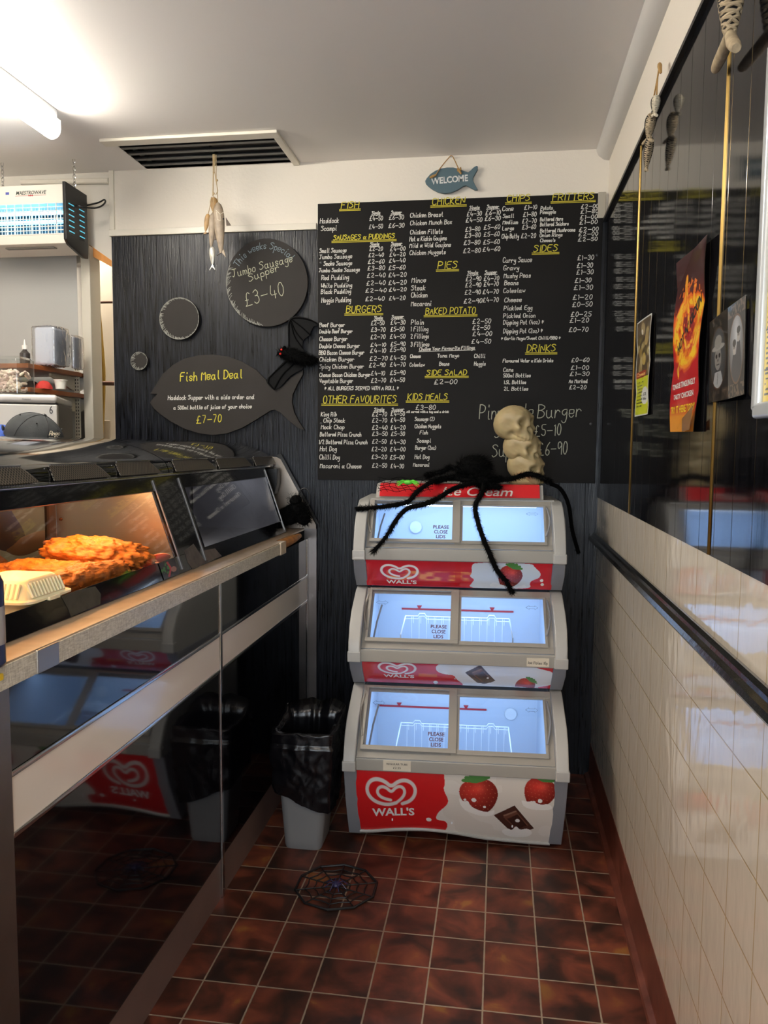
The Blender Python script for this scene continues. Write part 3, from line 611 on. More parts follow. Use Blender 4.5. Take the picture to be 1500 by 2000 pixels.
# black cloth bundle and its cable at the far end of the counter
t = thing('furry_toy', tuple(P(565, 1030, 1, 3.42)), 'limp black furry toy slumped at the far end of the counter', 'furry toy')
mm = M(); pts = []
for px, py, r in ((525, 1012, .042), (545, 1014, .042), (566, 1006, .044), (582, 996, .042), (592, 1012, .032), (578, 978, .026)):
    c = P(px, py, 1, 3.47); c.z = max(c.z, 1.117+r*1.15); pts.append(c)
    mm.ell(c, (r*1.05, .034, r), 20, 14, lambda d, s=px: 1+.15*noise.noise(d*2+Vector((s, 0, 0))))
fur(mm, pts, [.048]*6, .016, 3600, .0014)
obj('body', mm, furm, t, smooth=False)
q = [P(x, y, 1, 3.5) for x, y in ((572, 985), (583, 972), (585, 960), (592, 953), (601, 956), (605, 968), (604, 985), (598, 1000))]
tag(obj('curly_cable', M().tube(sm(q, 2), .0035, 8), blackm), 'black cable looped up behind the furry toy on the counter', 'cable')

# ------------------------------------------------------------------ fly killer
t = thing('fly_killer', (-2.2, 3.5, 2.42), 'white electric fly killer glowing blue, hanging from the ceiling by chains', 'fly killer')
x0, x1 = -2.46, -1.94; y0, y1 = 3.375, 3.545
flyw = mat('fly_killer_white', 'D6D0C4', .4)
zt = P(127, 358, 1, y0).z; zb = P(127, 468, 1, y0).z; zg1 = P(60, 398, 1, y0).z; zg0 = P(60, 458, 1, y0).z
obj('top_housing', M().box(x0, x1, y0, y1, zg1, zt), flyw, t, bevel=.004)
obj('tray', M().prism([(x0, y0, zg0), (x1, y0, zg0), (x1, y0+.012, zb-.012), (x0, y0+.012, zb-.012)], [(x0, y1, zg0), (x1, y1, zg0), (x1, y1-.004, zb-.03), (x0, y1-.004, zb-.03)]), flyw, t, bevel=.003)
obj('tray_slot', M().box(x1-.32, x1-.08, y0+.045, y0+.07, zb-.0215, zb-.017), mat('slot_grey', '7A756D', .5), t, smooth=False)
mm = M(); nv = 26
for i in range(nv+1):
    x = x0+(x1-x0)*i/nv
    if i % 2 == 0: mm.box(x-.0016, x+.0016, y0, y0+.004, zg0, zg1)
for i in range(9):
    z = zg0+(zg1-zg0)*i/8; mm.box(x0, x1, y0-.001, y0+.003, z-.0018, z+.0018)
obj('front_grid', mm, flyw, t, smooth=False)
mm = M()
for i in range(34): x = x0+(x1-x0)*(i+.5)/34; mm.box(x-.0014, x+.0014, y0+.06, y0+.062, zg0, zg1)
obj('killing_grid', mm, flyw, t, smooth=False)
obj('back_plate', M().box(x0, x1, y1-.006, y1, zg0, zg1), mat('dark_back', '1A3038', .3, .5), t, smooth=False)
uv = mat('uv_tube_glow', '8FD8FF', .4, emit=6, ecol='5FC0FF')
for z in (zg1-.03, zg1-.072): obj('uv_tube', M().tube([(x0+.03, y0+.035, z), (x1-.03, y0+.035, z)], .009, 12), uv, t)
e_ = obj('end_plate', M().prism([(x1, y0-.012, zt+.006), (x1, y1+.006, zt+.002), (x1, y1+.006, zb-.045), (x1, y1-.03, zb-.05), (x1, y0+.01, zb-.02), (x1, y0-.012, zb)], [(x1+.014, y0-.012, zt+.006), (x1+.014, y1+.006, zt+.002), (x1+.014, y1+.006, zb-.045), (x1+.014, y1-.03, zb-.05), (x1+.014, y0+.01, zb-.02), (x1+.014, y0-.012, zb)]), blackm, t, bevel=.002)
sl = mat('vent_glow', '5BB6C8', .4, emit=.8, ecol='4FB4D0')
for c in (y0+.035, y0+.125):
    for k in range(12): obj('louvre', M().box(x1+.013, x1+.0155, c-.022, c+.022, zg0+.012*k, zg0+.012*k+.004), sl if k % 2 else blackm, e_, smooth=False)
def chain(x, y, z0, z1, par):
    n = int((z1-z0)/.016); 
    for i in range(n):
        z = z0+.008+i*(z1-z0-.016)/max(1, n-1); pts = []
        for k in range(13):
            a = 2*math.pi*k/12; u = .006*math.cos(a); pts.append((x+(u if i % 2 else 0), y+(0 if i % 2 else u), z+.011*math.sin(a)))
        obj('chain_link', M().tube(pts, .0013, 6, False), chrome, par)
for px in (5, 145): 
    q = P(px, 345, 1, 3.46); chain(q.x, 3.46, zt-.003, ZC, t)
lg = mat('green_black_ink', '2C3A33', .6)
A, B = P(31, 381, 1, y0-.001), P(89, 378, 1, y0-.001)
obj('brand_lettering', fonttext('MAESTROWAVE', lambda x, y: Vector((A.x+x+y*.25, y0-.0008, A.z+y)), (B-A).x, .0165, .02), lg, t, smooth=False)
m_ = M(); q0, q1 = P(30, 383, 1, y0), P(90, 381, 1, y0); m_.box(q0.x, q1.x, y0-.001, y0, q0.z-.0012, q0.z)
for k in (-1, 0, 1): xx = (q0.x+q1.x)/2+k*.008; m_.prism([(xx-.005, y0-.0012, q0.z-.0006), (xx, y0-.0012, q0.z-.004), (xx+.005, y0-.0012, q0.z-.0006), (xx, y0-.0012, q0.z+.003)], [(xx-.005, y0, q0.z-.0006), (xx, y0, q0.z-.004), (xx+.005, y0, q0.z-.0006), (xx, y0, q0.z+.003)])
obj('red_underline', m_, mat('red_ink', '9E2A2A', .6), t, smooth=False)
q0 = P(11, 378, 1, y0); obj('blue_badge', M().box(q0.x, q0.x+.017, y0-.001, y0, q0.z-.006, q0.z+.005), mat('blue_ink', '4A56A0', .6), t, smooth=False)
q = [(x1+.014, y0+.09, zg1+.012), (x1+.03, y0+.06, zg1+.004), (x1+.06, y0+.09, zg1), (x1+.095, y0+.13, zg1+.01), (x1+.11, y1+.0, zg1+.045), (x1+.09, y1+.03, zg1+.072), (x1+.05, y1+.05, zg1+.062), (x1-.02, y1+.06, zg1+.055)]
obj('power_cable', M().tube(sm(q, 2), .004, 8), blackm, t)
l = area('uv_light', ((x0+x1)/2, y0+.05, zg1-.05), .45, .35, (.35, .75, 1), (math.radians(90), 0, 0), .05); l.parent = t; l.location -= wloc(t)

# ------------------------------------------------------------------ tall fridge
FCN = P(112, 800, 1, 3.0); fzt = P(100, 771, 1, 3.0).z; FRA = math.radians(23)
def fr(p): x, y, z = p; return Vector((FCN.x+x*math.cos(FRA)-y*math.sin(FRA), FCN.y+x*math.sin(FRA)+y*math.cos(FRA), z))
t = thing('upright_fridge', tuple(fr((-.27, .25, 0))), 'tall pale grey fridge marked 6 behind the counter', 'fridge')
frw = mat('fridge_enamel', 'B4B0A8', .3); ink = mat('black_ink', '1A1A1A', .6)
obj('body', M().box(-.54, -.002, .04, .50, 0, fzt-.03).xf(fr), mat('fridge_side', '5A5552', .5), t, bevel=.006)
obj('door', M().box(-.54, 0, 0, .038, .06, fzt-.040).xf(fr), frw, t, bevel=.006)
obj('top_panel', M().box(-.54, 0, -.002, .50, fzt-.034, fzt).xf(fr), mat('fridge_top', 'BDB9B2', .25), t, bevel=.012)
obj('number', fonttext('6', lambda x, y: fr((-.030+x, -.0012, fzt-.077+y)), .013, .031), ink, t, smooth=False)
obj('brand_lettering', fonttext('Hotpoint', lambda x, y: fr((-.13+x, -.0032, fzt-.024+y)), .032, .0075), ink, t, smooth=False)

# sweet jar on the fridge
jx = P(-4, 730, 1, 2.95).x; t = thing('sweet_jar', (jx, 3.0, fzt), 'clear square plastic jar of pale pink sweets standing on the fridge', 'jar')
jh = P(10, 695, 1, 2.94).z-fzt; jw = 2*(P(40, 730, 1, 2.95).x-jx)
mm = M(); rs = [rrect(jx, 3.0, jw, .12, .02, 0, fzt+z) for z in (.001, jh*.93)]; rs.append(rrect(jx, 3.0, jw*.9, .108, .02, 0, fzt+jh))
obj('jar_wall', loft(mm, rs, True, False), glass_mat('clear_plastic', (.86, .90, .90), 3.0, .05), t)
swm = [mat('sweet_pink', 'EBCDBE', .6), mat('sweet_cream', 'F0DCC6', .6)]
proto = [tag(obj('sweet', M().tube([(-.012, 0, 0), (-.004, 0, .001), (.005, 0, .001), (.012, 0, 0)], [.004, .006, .006, .004], 8).xf(lambda p: p), s), 'pale foam sweet in the clear jar on the fridge', 'sweet', 'sweets in the jar') for s in swm]
fill = P(10, 722, 1, 2.94).z-fzt
first = [True, True]
for i in range(230):
    k = i % 2
    x = jx+random.uniform(-.5, .5)*(jw-.034); y = 3.0+random.choice([random.uniform(-.046, -.035)]*3+[random.uniform(-.046, .046)]); z = fzt+.011+random.random()*(fill-.02)
    if random.random() < .18: z = fzt+fill-.012+random.uniform(-.006, .004)
    o = proto[k] if first[k] else proto[k].copy()
    if not first[k]: COL.objects.link(o)
    first[k] = False; o.location = (x, y, z); o.rotation_euler = (random.uniform(-.9, .9), random.uniform(-.9, .9), random.uniform(0, 6))

# ------------------------------------------------------------------ wall shelves
zs1 = P(110, 723, 1, 3.38).z; zs2 = P(110, 767, 1, 3.38).z; sx1 = P(160, 730, 1, 3.6).x
shw = mat('brown_shelf', '8E4F26', .3, noise_s=12, noise_a=.2, stretch=(.1, 1, 1))
for z, x1_, lb in ((zs1, sx1, 'upper brown wooden wall shelf, holding wrapped containers'), (zs2, sx1+.008, 'lower brown wooden wall shelf, holding the small pot')):
    t = thing('wall_shelf', (x1_-.3, 3.38, z-.01), lb, 'shelf')
    obj('board', M().box(-2.6, x1_, 3.16, 3.60, z-.011, z+.009), shw, t, bevel=.002)
    bxx = P(147, 800, 1, 3.6).x-.012
    for xx in (bxx, bxx-.45): obj('bracket', M().prism([(xx, 3.40, z-.012), (xx, 3.6, z-.012), (xx, 3.6, z-.075), (xx, 3.58, z-.075), (xx, 3.40, z-.024)], [(xx+.012, 3.40, z-.012), (xx+.012, 3.6, z-.012), (xx+.012, 3.6, z-.075), (xx+.012, 3.58, z-.075), (xx+.012, 3.40, z-.024)]), mat('bracket_white', 'CFC9B4', .4), t, smooth=False)
rx = P(151, 810, 1, 3.61).x
t = thing('shelf_upright', (rx, 3.62, 1.3), 'white slotted upright carrying the shelf brackets', 'shelf rail')
obj('rail', M().box(rx-.014, rx+.014, 3.612, 3.638, 1.3, 1.98), mat('rail_white', 'C8C4B4', .35), t, bevel=.001)
mm = M()
for k in range(40):
    for dx_ in (-.006, .006): mm.box(rx+dx_-.002, rx+dx_+.002, 3.6112, 3.613, 1.31+k*.0165, 1.319+k*.0165)
obj('slots', mm, blackm, t, smooth=False)

# wrapped packs of containers
clearp = glass_mat('cling_film', (.90, .91, .93), 4.5, .14)
packm = mat('stacked_clear_tubs', 'C6CCD6', .3, bump=.15, bump_s=60, stretch=(.1, .1, 4))
def pack(px0, px1, pyt, lb, seed, y0, d):
    a = P(px0, 722, 1, y0); b_ = P(px1, pyt, 1, y0+d); z0_ = zs1+.011; zt_ = P(px0, pyt, 1, y0+.02).z
    t = thing('wrapped_container_pack', ((a.x+b_.x)/2, y0+d/2, zs1+.009), lb, 'food containers')
    obj('containers', M().box(a.x+.008, b_.x-.012, y0+.008, y0+d-.008, z0_, zt_-.008), packm, t, bevel=.012)
    c = Vector(((a.x+b_.x)/2, y0+d/2, (z0_+zt_)/2)); r = ((b_.x-a.x)/2, d/2, (zt_-z0_)/2)
    def fn(q):
        k = 1/max(abs(q.x), abs(q.y), abs(q.z))**.88
        return k*(1+.05*noise.noise(q*7+Vector((seed, 0, 0)))+.05*abs(noise.noise(Vector((q.x*9+q.z*4, q.y*9, q.z*5+seed)))))
    obj('cling_film', M().ell(c, r, 64, 40, fn).xf(lambda p: (p[0], p[1], max(p[2], zs1+.0095))), clearp, t, ang=180)
    return t
pack(62, 137, 636, 'large cling-wrapped stack of clear food tubs on the upper shelf', 3, 3.27, .13)
pack(139, 164, 655, 'small cling-wrapped stack of tubs at the right end of the upper shelf', 8, 3.42, .09)
q = P(49, 703, 1, 3.32)
t = thing('sauce_bottle', (q.x, 3.32, zs1+.009), 'small clear bottle with white nozzle beside the wrapped tubs', 'bottle')
zz = zs1+.009
obj('body', M().lathe([(.020, 0), (.022, .01), (.022, .06), (.009, .075), (.009, .08)], (q.x, 3.32, zz), 20), mat('bottle_dark', '3A3634', .2), t)
k_ = P(49, 663, 1, 3.32).z-zz
obj('nozzle', M().lathe([(.012, .078), (.012, .096), (.005, .098), (.002, k_)], (q.x, 3.32, zz), 16), mat('nozzle_white', 'D8D6D0', .4), t)
# small pot and caps on the lower shelf
q = P(119, 765, 1, 3.30); zz = zs2+.009
t = thing('plastic_pot', (q.x, 3.30, zz), 'small white translucent plastic pot on the lower shelf', 'pot')
ptm = mat('translucent_white', 'D9D4CC', .3, sub=.1)
obj('cup', M().lathe([(.021, .001), (.027, .038), (.0255, .038), (.0195, .004)], (q.x, 3.30, zz), 28), ptm, t)
obj('rim', M().lathe([(.0262, .038), (.030, .038), (.030, .042), (.0262, .042)], (q.x, 3.30, zz), 28), ptm, t)
for px, c_, lb, w_ in ((86, 'A82A22', 'folded red cap on the lower shelf', .036), (62, '1B1A20', 'dark navy cap left of the red cap on the lower shelf', .034)):
    q = P(px, 762, 1, 3.28); t = thing('folded_cap', (q.x, 3.28, zz), lb, 'cap')
    cm = mat('cap_cloth', c_, .8)
    obj('crown', M().ell((q.x, 3.28, zz+.001), (w_, w_, .036), 24, 14, lambda d: 1+.12*noise.noise(d*3+Vector((w_*90, 0, 0)))).xf(lambda p: (p[0], p[1], max(p[2], zz))), cm, t)
    obj('peak', M().lathe([(.036, 0), (.036, .003)], (q.x-.012, 3.26, zz), 20, None, 1, .8), cm, t)

# things in the recess behind the partition
t = thing('recess_fill_lamp', (-2.4, 3.95, ZC), 'unseen bare bulb added to brighten the recess behind the partition', 'lamp')  # lamp added to lift the dark recess
obj('lamp_holder', M().tube([(-2.4, 3.95, ZC), (-2.4, 3.95, ZC-.06)], .02, 12), white_pl, t)
obj('bulb', M().ell((-2.4, 3.95, ZC-.09), (.03, .03, .035), 20, 14), mat('fill_bulb', 'FFF0D8', .4, emit=420, ecol='FFF2E0'), t)
yd = mat('mustard_foam', 'C4A24A', .6, noise_s=4, noise_a=.15)
q0, q1 = P(172, 760, 1, 3.95), P(199, 760, 1, 3.95)
t = thing('hanging_apron', ((q0.x+q1.x)/2, 3.97, 1.2), 'mustard yellow apron hanging in the recess behind the partition', 'apron')
zA = P(188, 580, 1, 3.95).z
def cl(u, v):
    z = zA+(1.1-zA)*v; wv = .012*math.sin(u*14+v*3)+.006*math.sin(u*31)
    return Vector((q0.x-.05+(q1.x-q0.x+.05+(.015*math.sin(v*5)))*u*(.86+.14*min(1, v*3)), 3.96+wv, z))
mm = M().surf(cl, 30, 40); m2 = [p+Vector((0, .006, 0)) for p in mm.v]
o = obj('cloth', mm, yd, t, ang=180); s_ = o.modifiers.new('thick', 'SOLIDIFY'); s_.thickness = .008
q = [P(x, y, 1, 3.945) for x, y in ((182, 592), (188, 600), (190, 640), (186, 672), (180, 676))]
obj('strap', M().tube(sm(q, 2), .006, 8), mat('brown_strap', '9A6B33', .6), t)
pipem = mat('copper_pipe', '5C4034', .4, .5)
for (xa, ya), (xb, yb), r, lb in (((172, 585), (225, 593), .006, 'thin dark pipe crossing the recess near the top'), ((170, 742), (225, 752), .012, 'copper pipe crossing the recess at mid height')):
    tag(obj('water_pipe', M().tube([(XL, 3.86, P(xa, ya, 1, 3.86).z), (-1.42, 3.86, P(xb, yb, 1, 3.86).z)], r, 12), pipem), lb, 'pipe')
q = P(208, 860, 1, 4.1); zq = P(208, 822, 1, 4.1).z
t = thing('spray_bottle', (q.x, 4.1, 1.30), 'white bottle standing in the recess beside the black boarding', 'bottle')
obj('body', M().lathe([(.03, 0), (.032, .01), (.032, .17), (.024, .2), (.016, .215)], (q.x, 4.1, 1.32), 24), mat('bottle_white', 'CFC8BA', .4), t)
obj('cap', M().lathe([(.02, .213), (.022, .225), (.024, zq-1.32), (.016, zq-1.315)], (q.x, 4.1, 1.32), 24), mat('bottle_cap', 'C9C2B6', .4), t)
tag(obj('recess_ledge', M().box(-2.6, -1.7, 3.72, 4.29, 1.28, 1.32), part_g, smooth=False), 'grey ledge in the recess under the white bottle', 'ledge')

# ------------------------------------------------------------------ menu board
YM = 3.612
def poly_px(pts, Y, it=0, closed=True): return [P(x, y, 1, Y) for x, y in (sm(pts, it, closed) if it else pts)]
q0, q1 = P(620.5, 937, 1, YM), P(1179, 377, 1, YM)
t = thing('menu_board', ((q0.x+q1.x)/2, YM, q0.z), 'large black menu board handwritten in white and yellow above the freezer', 'menu board')
obj('board', M().box(q0.x, q1.x, YM, YB-.009, q0.z, q1.z), boardm, t, bevel=.001)
YT = YM-.0012
mw, my, mk = M(), M(), M()
items = '''625 661 436 9 Haddock|722 747 431 8 £4-50|760 788 429 8 £6-30|627 657 451 9 Scampi|721 747 447 8 £4-50|759 789 445 8 £6-30
624 676 494 8 Small Sausage|722 747 490 7 £2-20|762 791 490 7 £4-00|624 687 506 8 Jumbo Sausage|720 749 502 7 £2-40|761 791 501 7 £4-20
632 687 519 8 Smoke Sausage|719 750 515 7.5 £2-60|760 791 513 7.5 £4-40|623 702 532 7.5 Jumbo Smoke Sausage|718 751 528 8 £3-80|759 791 527 8 £5-60
628 681 547 9 Red Pudding|717 752 542 8 £2-40|759 793 541 8 £4-20|627 687 562 8 White Pudding|716 752 557 8 £2-40|759 793 556 8 £4-20
627 685 574 8 Black Pudding|714 754 571 7 £2-40|760 793 569 7 £4-20|628 685 591 9 Haggis Pudding|714 750 588 8 £2-40|760 791 586 7.5 £4-20
624 673 639 8 Beef Burger|725 750 635 8 £2-50|763 791 634 8 £4-30|624 688 651 7 Double Beef Burger|725 752 648 8 £3-70|763 789 647 8 £5-50
624 678 666 8 Cheese Burger|724 752 662 8 £2-70|762 791 661 8 £4-50|624 702 680 8 Double Cheese Burger|724 753 677 7 £4-10|763 791 676 8 £5-90
623 711 693 8 BBQ Bacon Cheese Burger|723 753 689 8 £4-10|762 791 687 8 £5-90|624 691 706 8 Chicken Burger|722 756 704 8 £2-70|762 792 703 8 £4-50
624 710 720 8 Spicy Chicken Burger|721 752 717 8 £2-90|762 791 716 8 £4-70|624 723 736 7.5 Cheese Bacon Chicken Burger|725 751 733 8 £4-10|762 791 732 8 £5-90
624 689 748 8 Vegetable Burger|725 753 747 8 £2-70|762 790 746 8 £4-50|634 778 762 7 * ALL BURGERS SERVED WITH A ROLL *
627 657 813 8 King Rib|727 755 813 8 £2-70|763 790 812 8 £4-50|632 673 825 8 Chip Steak|727 755 825 8 £2-70|763 790 824 8 £4-50
627 672 838 8 Mock Chop|727 756 839 8 £2-40|763 791 839 8 £4-20|625 705 852 8 Battered Pizza Crunch|727 756 851 8 £3-50|764 790 851 8 £5-30
623 717 867 8 1/2 Battered Pizza Crunch|727 754 866 8 £2-50|762 791 867 8 £4-30|625 657 881 9 Hot Dog|726 754 881 8 £2-20|762 791 881 8 £4-00
624 663 897 9 Chilli Dog|726 755 896 8 £3-20|762 789 897 8 £5-00|625 705 914 9 Macaroni & Cheese|727 755 913 8 £2-50|763 788 914 8 £4-30
801 865 425 8 Chicken Breast|801 882 440 8 Chicken Munch Box|801 864 458 8 Chicken Fillets|800 872 471 8 Hot & Kickin Goujons|800 880 484 8 Mild & Wild Goujons|800 870 498 8 Chicken Nuggets
912 940 422 8 £4-30|948 977 420 8 £6-10|910 941 434 8 £4-50|947 977 431 8 £6-30|909 937 452 8 £3-80|945 976 448 8 £5-60|908 938 464 8 £3-80|945 975 462 8 £5-60|906 937 478 8 £3-80|944 975 477 8 £5-60|905 938 494 8 £2-80|943 976 491 8 £4-60
910 939 549 8 £2-90|945 974 548 8 £4-70|909 939 561 8 £2-90|945 973 559 8 £4-70|908 938 575 8 £2-90|943 973 574 8 £4-70|906 941 592 8 £2-90|943 973 590 8 £4-70
804 831 552 9 Mince|803 830 567 9 Steak|803 834 581 9 Chicken|803 842 598 9 Macaroni|803 827 634 9 Plain|802 836 647 8.5 1 Filling|802 837 661 8.5 2 Fillings|802 838 677 8.5 3 Fillings
923 958 632 8.5 £2-50|923 956 644 8 £2-50|923 960 656 8 £4-00|921 958 671 8 £4-50|801 821 699 6.5 Cheese|854 896 698 6.5 Tuna Mayo|926 947 699 7 Chilli|800 829 716 7 Coleslaw|858 877 714 7 Beans|926 948 714 7 Haggis
848 892 750 8.5 £2-00|812 850 800 9 £3-80|794 876 806 3.8 All served with a toy and a drink|810 848 822 7.5 Sausage (2)|810 861 836 7.5 Chicken Nuggets|820 835 848 7 Fish|814 841 864 7 Scampi|811 851 878 7.5 Burger (2oz)|810 838 896 8 Hot Dog|807 838 911 7 Macaroni
981 1002 412 8 Cone|1024 1048 409 7.5 £1-10|982 1003 426 7 Small|1022 1047 423 8 £1-80|982 1011 438 7 Medium|1020 1047 436 8 £2-70|981 1003 450 7 Large|1020 1046 448 8 £3-60|980 1013 466 8 Chip Butty|1018 1046 465 8 £2-20
1056 1079 410 6.5 Potato|1135 1168 407 7 £2-00|1055 1085 418 6.5 Pineapple|1134 1168 417 7 £1-80|1055 1099 432 6.5 Battered Mars|1133 1166 428 7 £1-00|1055 1110 442 6.5 Battered Snickers|1132 1166 438 7 £1-00
1055 1123 454 6.5 Battered Mushrooms|1131 1168 452 7 £2-00|1054 1098 463 6.5 Onion Rings|1130 1167 461 6.5 £2-00|1055 1084 473 6 Cheeso's|1129 1166 471 6.5 £2-50
982 1038 513 9 Curry Sauce|1128 1159 508 8.5 £1-30|983 1013 528 8.5 Gravy|1127 1157 523 8.5 £1-30|984 1036 543 8.5 Mushy Peas|1126 1158 536 8.5 £1-30|985 1012 557 8 Beans|1123 1154 552 8 £1-30|983 1025 572 8 Coleslaw|1121 1157 566 8.5 £1-30
985 1018 590 8 Cheese|1119 1156 585 8.5 £1-20|984 1039 606 8 Pickled Egg|1118 1156 599 8.5 £0-50|983 1045 621 8 Pickled Onion|1115 1154 618 8.5 £0-25|983 1061 634 8 Dipping Pot (4oz) *|1113 1149 630 8 £1-20|983 1059 651 8 Dipping Pot (2oz) *|1111 1148 648 8 £0-70
979 1094 664 5.5 * Garlic Mayo/Sweet Chilli/BBQ *|982 1080 708 6.5 Flavoured Water & Kids Drinks|1116 1150 707 7.5 £0-60|983 1002 726 7.5 Cans|1115 1149 722 7.5 £1-00|983 1036 737 7 500ml Bottles|1113 1150 734 7.5 £1-30|984 1027 750 6.5 1.5L Bottles|1111 1147 748 7 As Marked|984 1031 763 7 2L Bottles|1112 1144 760 7 £2-20'''
for it in items.replace('\n', '|').split('|'):
    a, b_, y, h, s = it.split(' ', 4); a, b_, y, h = float(a), float(b_), float(y), float(h); dy_ = (y-795)/10650*(b_-a)
    wr(mw, s, a, y, b_, y+dy_, h, YT, 1.2)
for it in '726 742 419 Single|764 784 418 Supper|723 740 480 Single|764 785 479 Supper|731 747 624 Single|765 788 622 Supper|731 750 803 Single|765 789 803 Supper|917 936 409 Single|951 974 407 Supper|913 933 536 Single|947 970 535 Supper|819 927 685 Choose Your Favourite Fillings'.split('|'):
    a, b_, y, s = it.split(' ', 3); a, b_, y = float(a), float(b_), float(y)
    wr(mw, s, a, y, b_, y-(b_-a)*.03, 6, YT, 1.2); ribbon(mw, [P(a-1, y+1.8, 1, YT), P(b_+1, y+1.5-(b_-a)*.03, 1, YT)], .0026, BK)
for it in '666 700 407 12 FISH|651 770 469 9 SAUSAGES & PUDDINGS|676 744 611 13 BURGERS|631 773 787 14 OTHER FAVOURITES|844 907 400 12 CHICKEN|855 892 525 13 PIES|831 928 614 12 BAKED POTATO|833 911 733 10 SIDE SALAD|796 873 781 12 KIDS MEALS|990 1034 394 12 CHIPS|1079 1159 392 12 FRITTERS|1042 1088 492 12 SIDES|1029 1084 687 13 DRINKS'.split('|'):
    a, b_, y, h, s = it.split(' ', 4); a, b_, y, h = float(a), float(b_), float(y), float(h); k = (y-795)/10650*(b_-a)
    wr(my, s, a, y, b_, y+k, h, YT, 1.55)
    for d_ in (2.2, 4.8): ribbon(my, [P(a-3, y+d_, 1, YT), P(b_+4, y+d_+k, 1, YT)], .003, BK)
for a, b_, y, h, s in ((936, 1040, 819, 27, 'Pineapple'), (1050, 1134, 816, 25, 'Burger'), (966, 1032, 856, 20, 'Single'), (1044, 1095, 852, 21, '£5-10'), (961, 1030, 893, 24, 'Supper'), (1052, 1107, 889, 24, '£6-90')):
    wr(mk, s, a, y, b_, y-2, h, YT, 1.5)
obj('white_lettering', mw, chW, t, smooth=False); obj('yellow_headings', my, chY, t, smooth=False); obj('chalk_lettering', mk, chM, t, smooth=False)
for x, y in ((627, 513), (627, 827), (1166, 498), (1154, 828)):
    obj('screw_head', M().lathe([(.006, 0), (.006, .003), (.002, .004)], P(x, y, 1, YM), 14, Matrix.Rotation(math.radians(90), 3, 'X')), blackm, t)

# ------------------------------------------------------------------ chalk discs, fish board
YD = 3.60
def disc(cx, cy, rx, ry, label, name='chalkboard_disc'):
    a = poly_px([(cx+rx*math.cos(k*math.pi/32), cy+ry*math.sin(k*math.pi/32)) for k in range(64)], YD)
    t = thing(name, tuple(P(cx, cy+ry, 1, YD)), label, 'chalkboard', 'round chalkboards on the black boarding')
    obj('board', M().prism(a, [p+Vector((0, YB-.009-YD, 0)) for p in a]), chalkb, t, bevel=.0015)
    return t
def rubbed(cx, cy, rx, ry, a0, a1, n, wd, par, k0=.80, k1=.99):
    m = M()
    for i in range(n):
        a = math.radians(random.uniform(a0, a1)); k = k1-.01*random.random(); L = (k1-k0)*random.uniform(.15, 1)*(.55+.45*math.cos(a-2.9))
        if random.random() < .35: ribbon(m, [P(cx+rx*k*math.cos(a+j*.05), cy+ry*(k-.02)*math.sin(a+j*.05), 1, YD-.0012) for j in range(4)], wd*.8, BK)
        else: ribbon(m, [P(cx+rx*(k-L*j/2)*math.cos(a+.03*j), cy+ry*(k-L*j/2)*math.sin(a+.03*j), 1, YD-.0012) for j in range(3)], wd, BK)
    obj('chalk_marks', m, chD, par, smooth=False)
t = disc(521, 552, 80, 86, 'large round chalkboard offering a sausage supper, below the hanging fish')
m = M(); txt = 'This weeks Special'; n = len(txt)
tot = strokes(txt)[1]; ss = strokes(txt)[0]
def arc(x, y):
    a = math.radians(207+(318-207)*x/tot); r = 66+y*1.9; return P(521+r*.93*math.cos(a), 552+r*math.sin(a), 1, YD-.0013)
for s in ss: ribbon(m, [arc(x, y) for x, y in s], .0028, BK)
obj('chalk_arc_lettering', m, mat('blue_grey_chalk', '7C8A92', .9), t, smooth=False)
m = M()
for a in (('Jumbo Sausage', 455, 542, 571, 511, 15), ('Supper', 487, 551, 545, 528, 14), ('£3-40', 481, 599, 555, 576, 26)): wr(m, a[0], a[1], a[2], a[3], a[4], a[5], YD-.0013, 1.3)
obj('chalk_lettering', m, mat('pale_chalk', 'B4B49C', .9), t, smooth=False)
rubbed(521, 552, 80, 86, 95, 200, 150, .0016, t, .88)
t = disc(350, 622, 39, 41.5, 'medium blank round chalkboard with a chalk-rubbed rim, on the black boarding'); rubbed(350, 622, 39, 41.5, 0, 360, 420, .0016, t, .80)
t = disc(271.5, 705, 16.5, 18, 'smallest round chalkboard, rubbed with chalk, left of the fish board'); rubbed(271.5, 705, 16.5, 18, 0, 360, 190, .0012, t, .45)

fo = [(262,1212),(310,1212),(258,1272),(285,1312),(330,1352),(400,1402),(500,1455),(600,1487),(700,1500),(800,1487),(900,1450),(1000,1392),(1100,1328),(1130,1322),(1170,1342),(1220,1392),(1290,1450),(1340,1467),(1300,1408),(1265,1340),(1250,1270),(1255,1215),(1290,1140),(1325,1078),(1330,1042),(1240,1100),(1180,1162),(1130,1185),(1070,1115),(1000,1045),(900,985),(800,950),(700,937),(600,942),(500,965),(420,1010),(350,1072),(300,1150)]
fo = [(x/3.571+220, y/3.571+430) for x, y in fo]; a = poly_px(fo, YD)
t = thing('fish_board', tuple(P(430, 850, 1, YD)), 'large fish-shaped chalkboard advertising a fish meal deal', 'chalkboard')
obj('board', M().prism(a, [p+Vector((0, YB-.009-YD, 0)) for p in a]), chalkb, t, bevel=.001)
m = M(); wr(m, 'Fish Meal Deal', 352, 745, 472, 738, 17, YD-.0013, 1.9); wr(m, '£7-70', 384, 827, 432, 824, 15, YD-.0013, 1.6); obj('yellow_lettering', m, chY, t, smooth=False)
m = M(); wr(m, 'Haddock Supper with a side order and', 328, 781, 496, 779, 8.5, YD-.0013, 1.3); wr(m, 'a 500ml bottle of juice of your choice', 339, 800, 491, 797, 7.5, YD-.0013, 1.3); obj('white_lettering', m, chW, t, smooth=False)

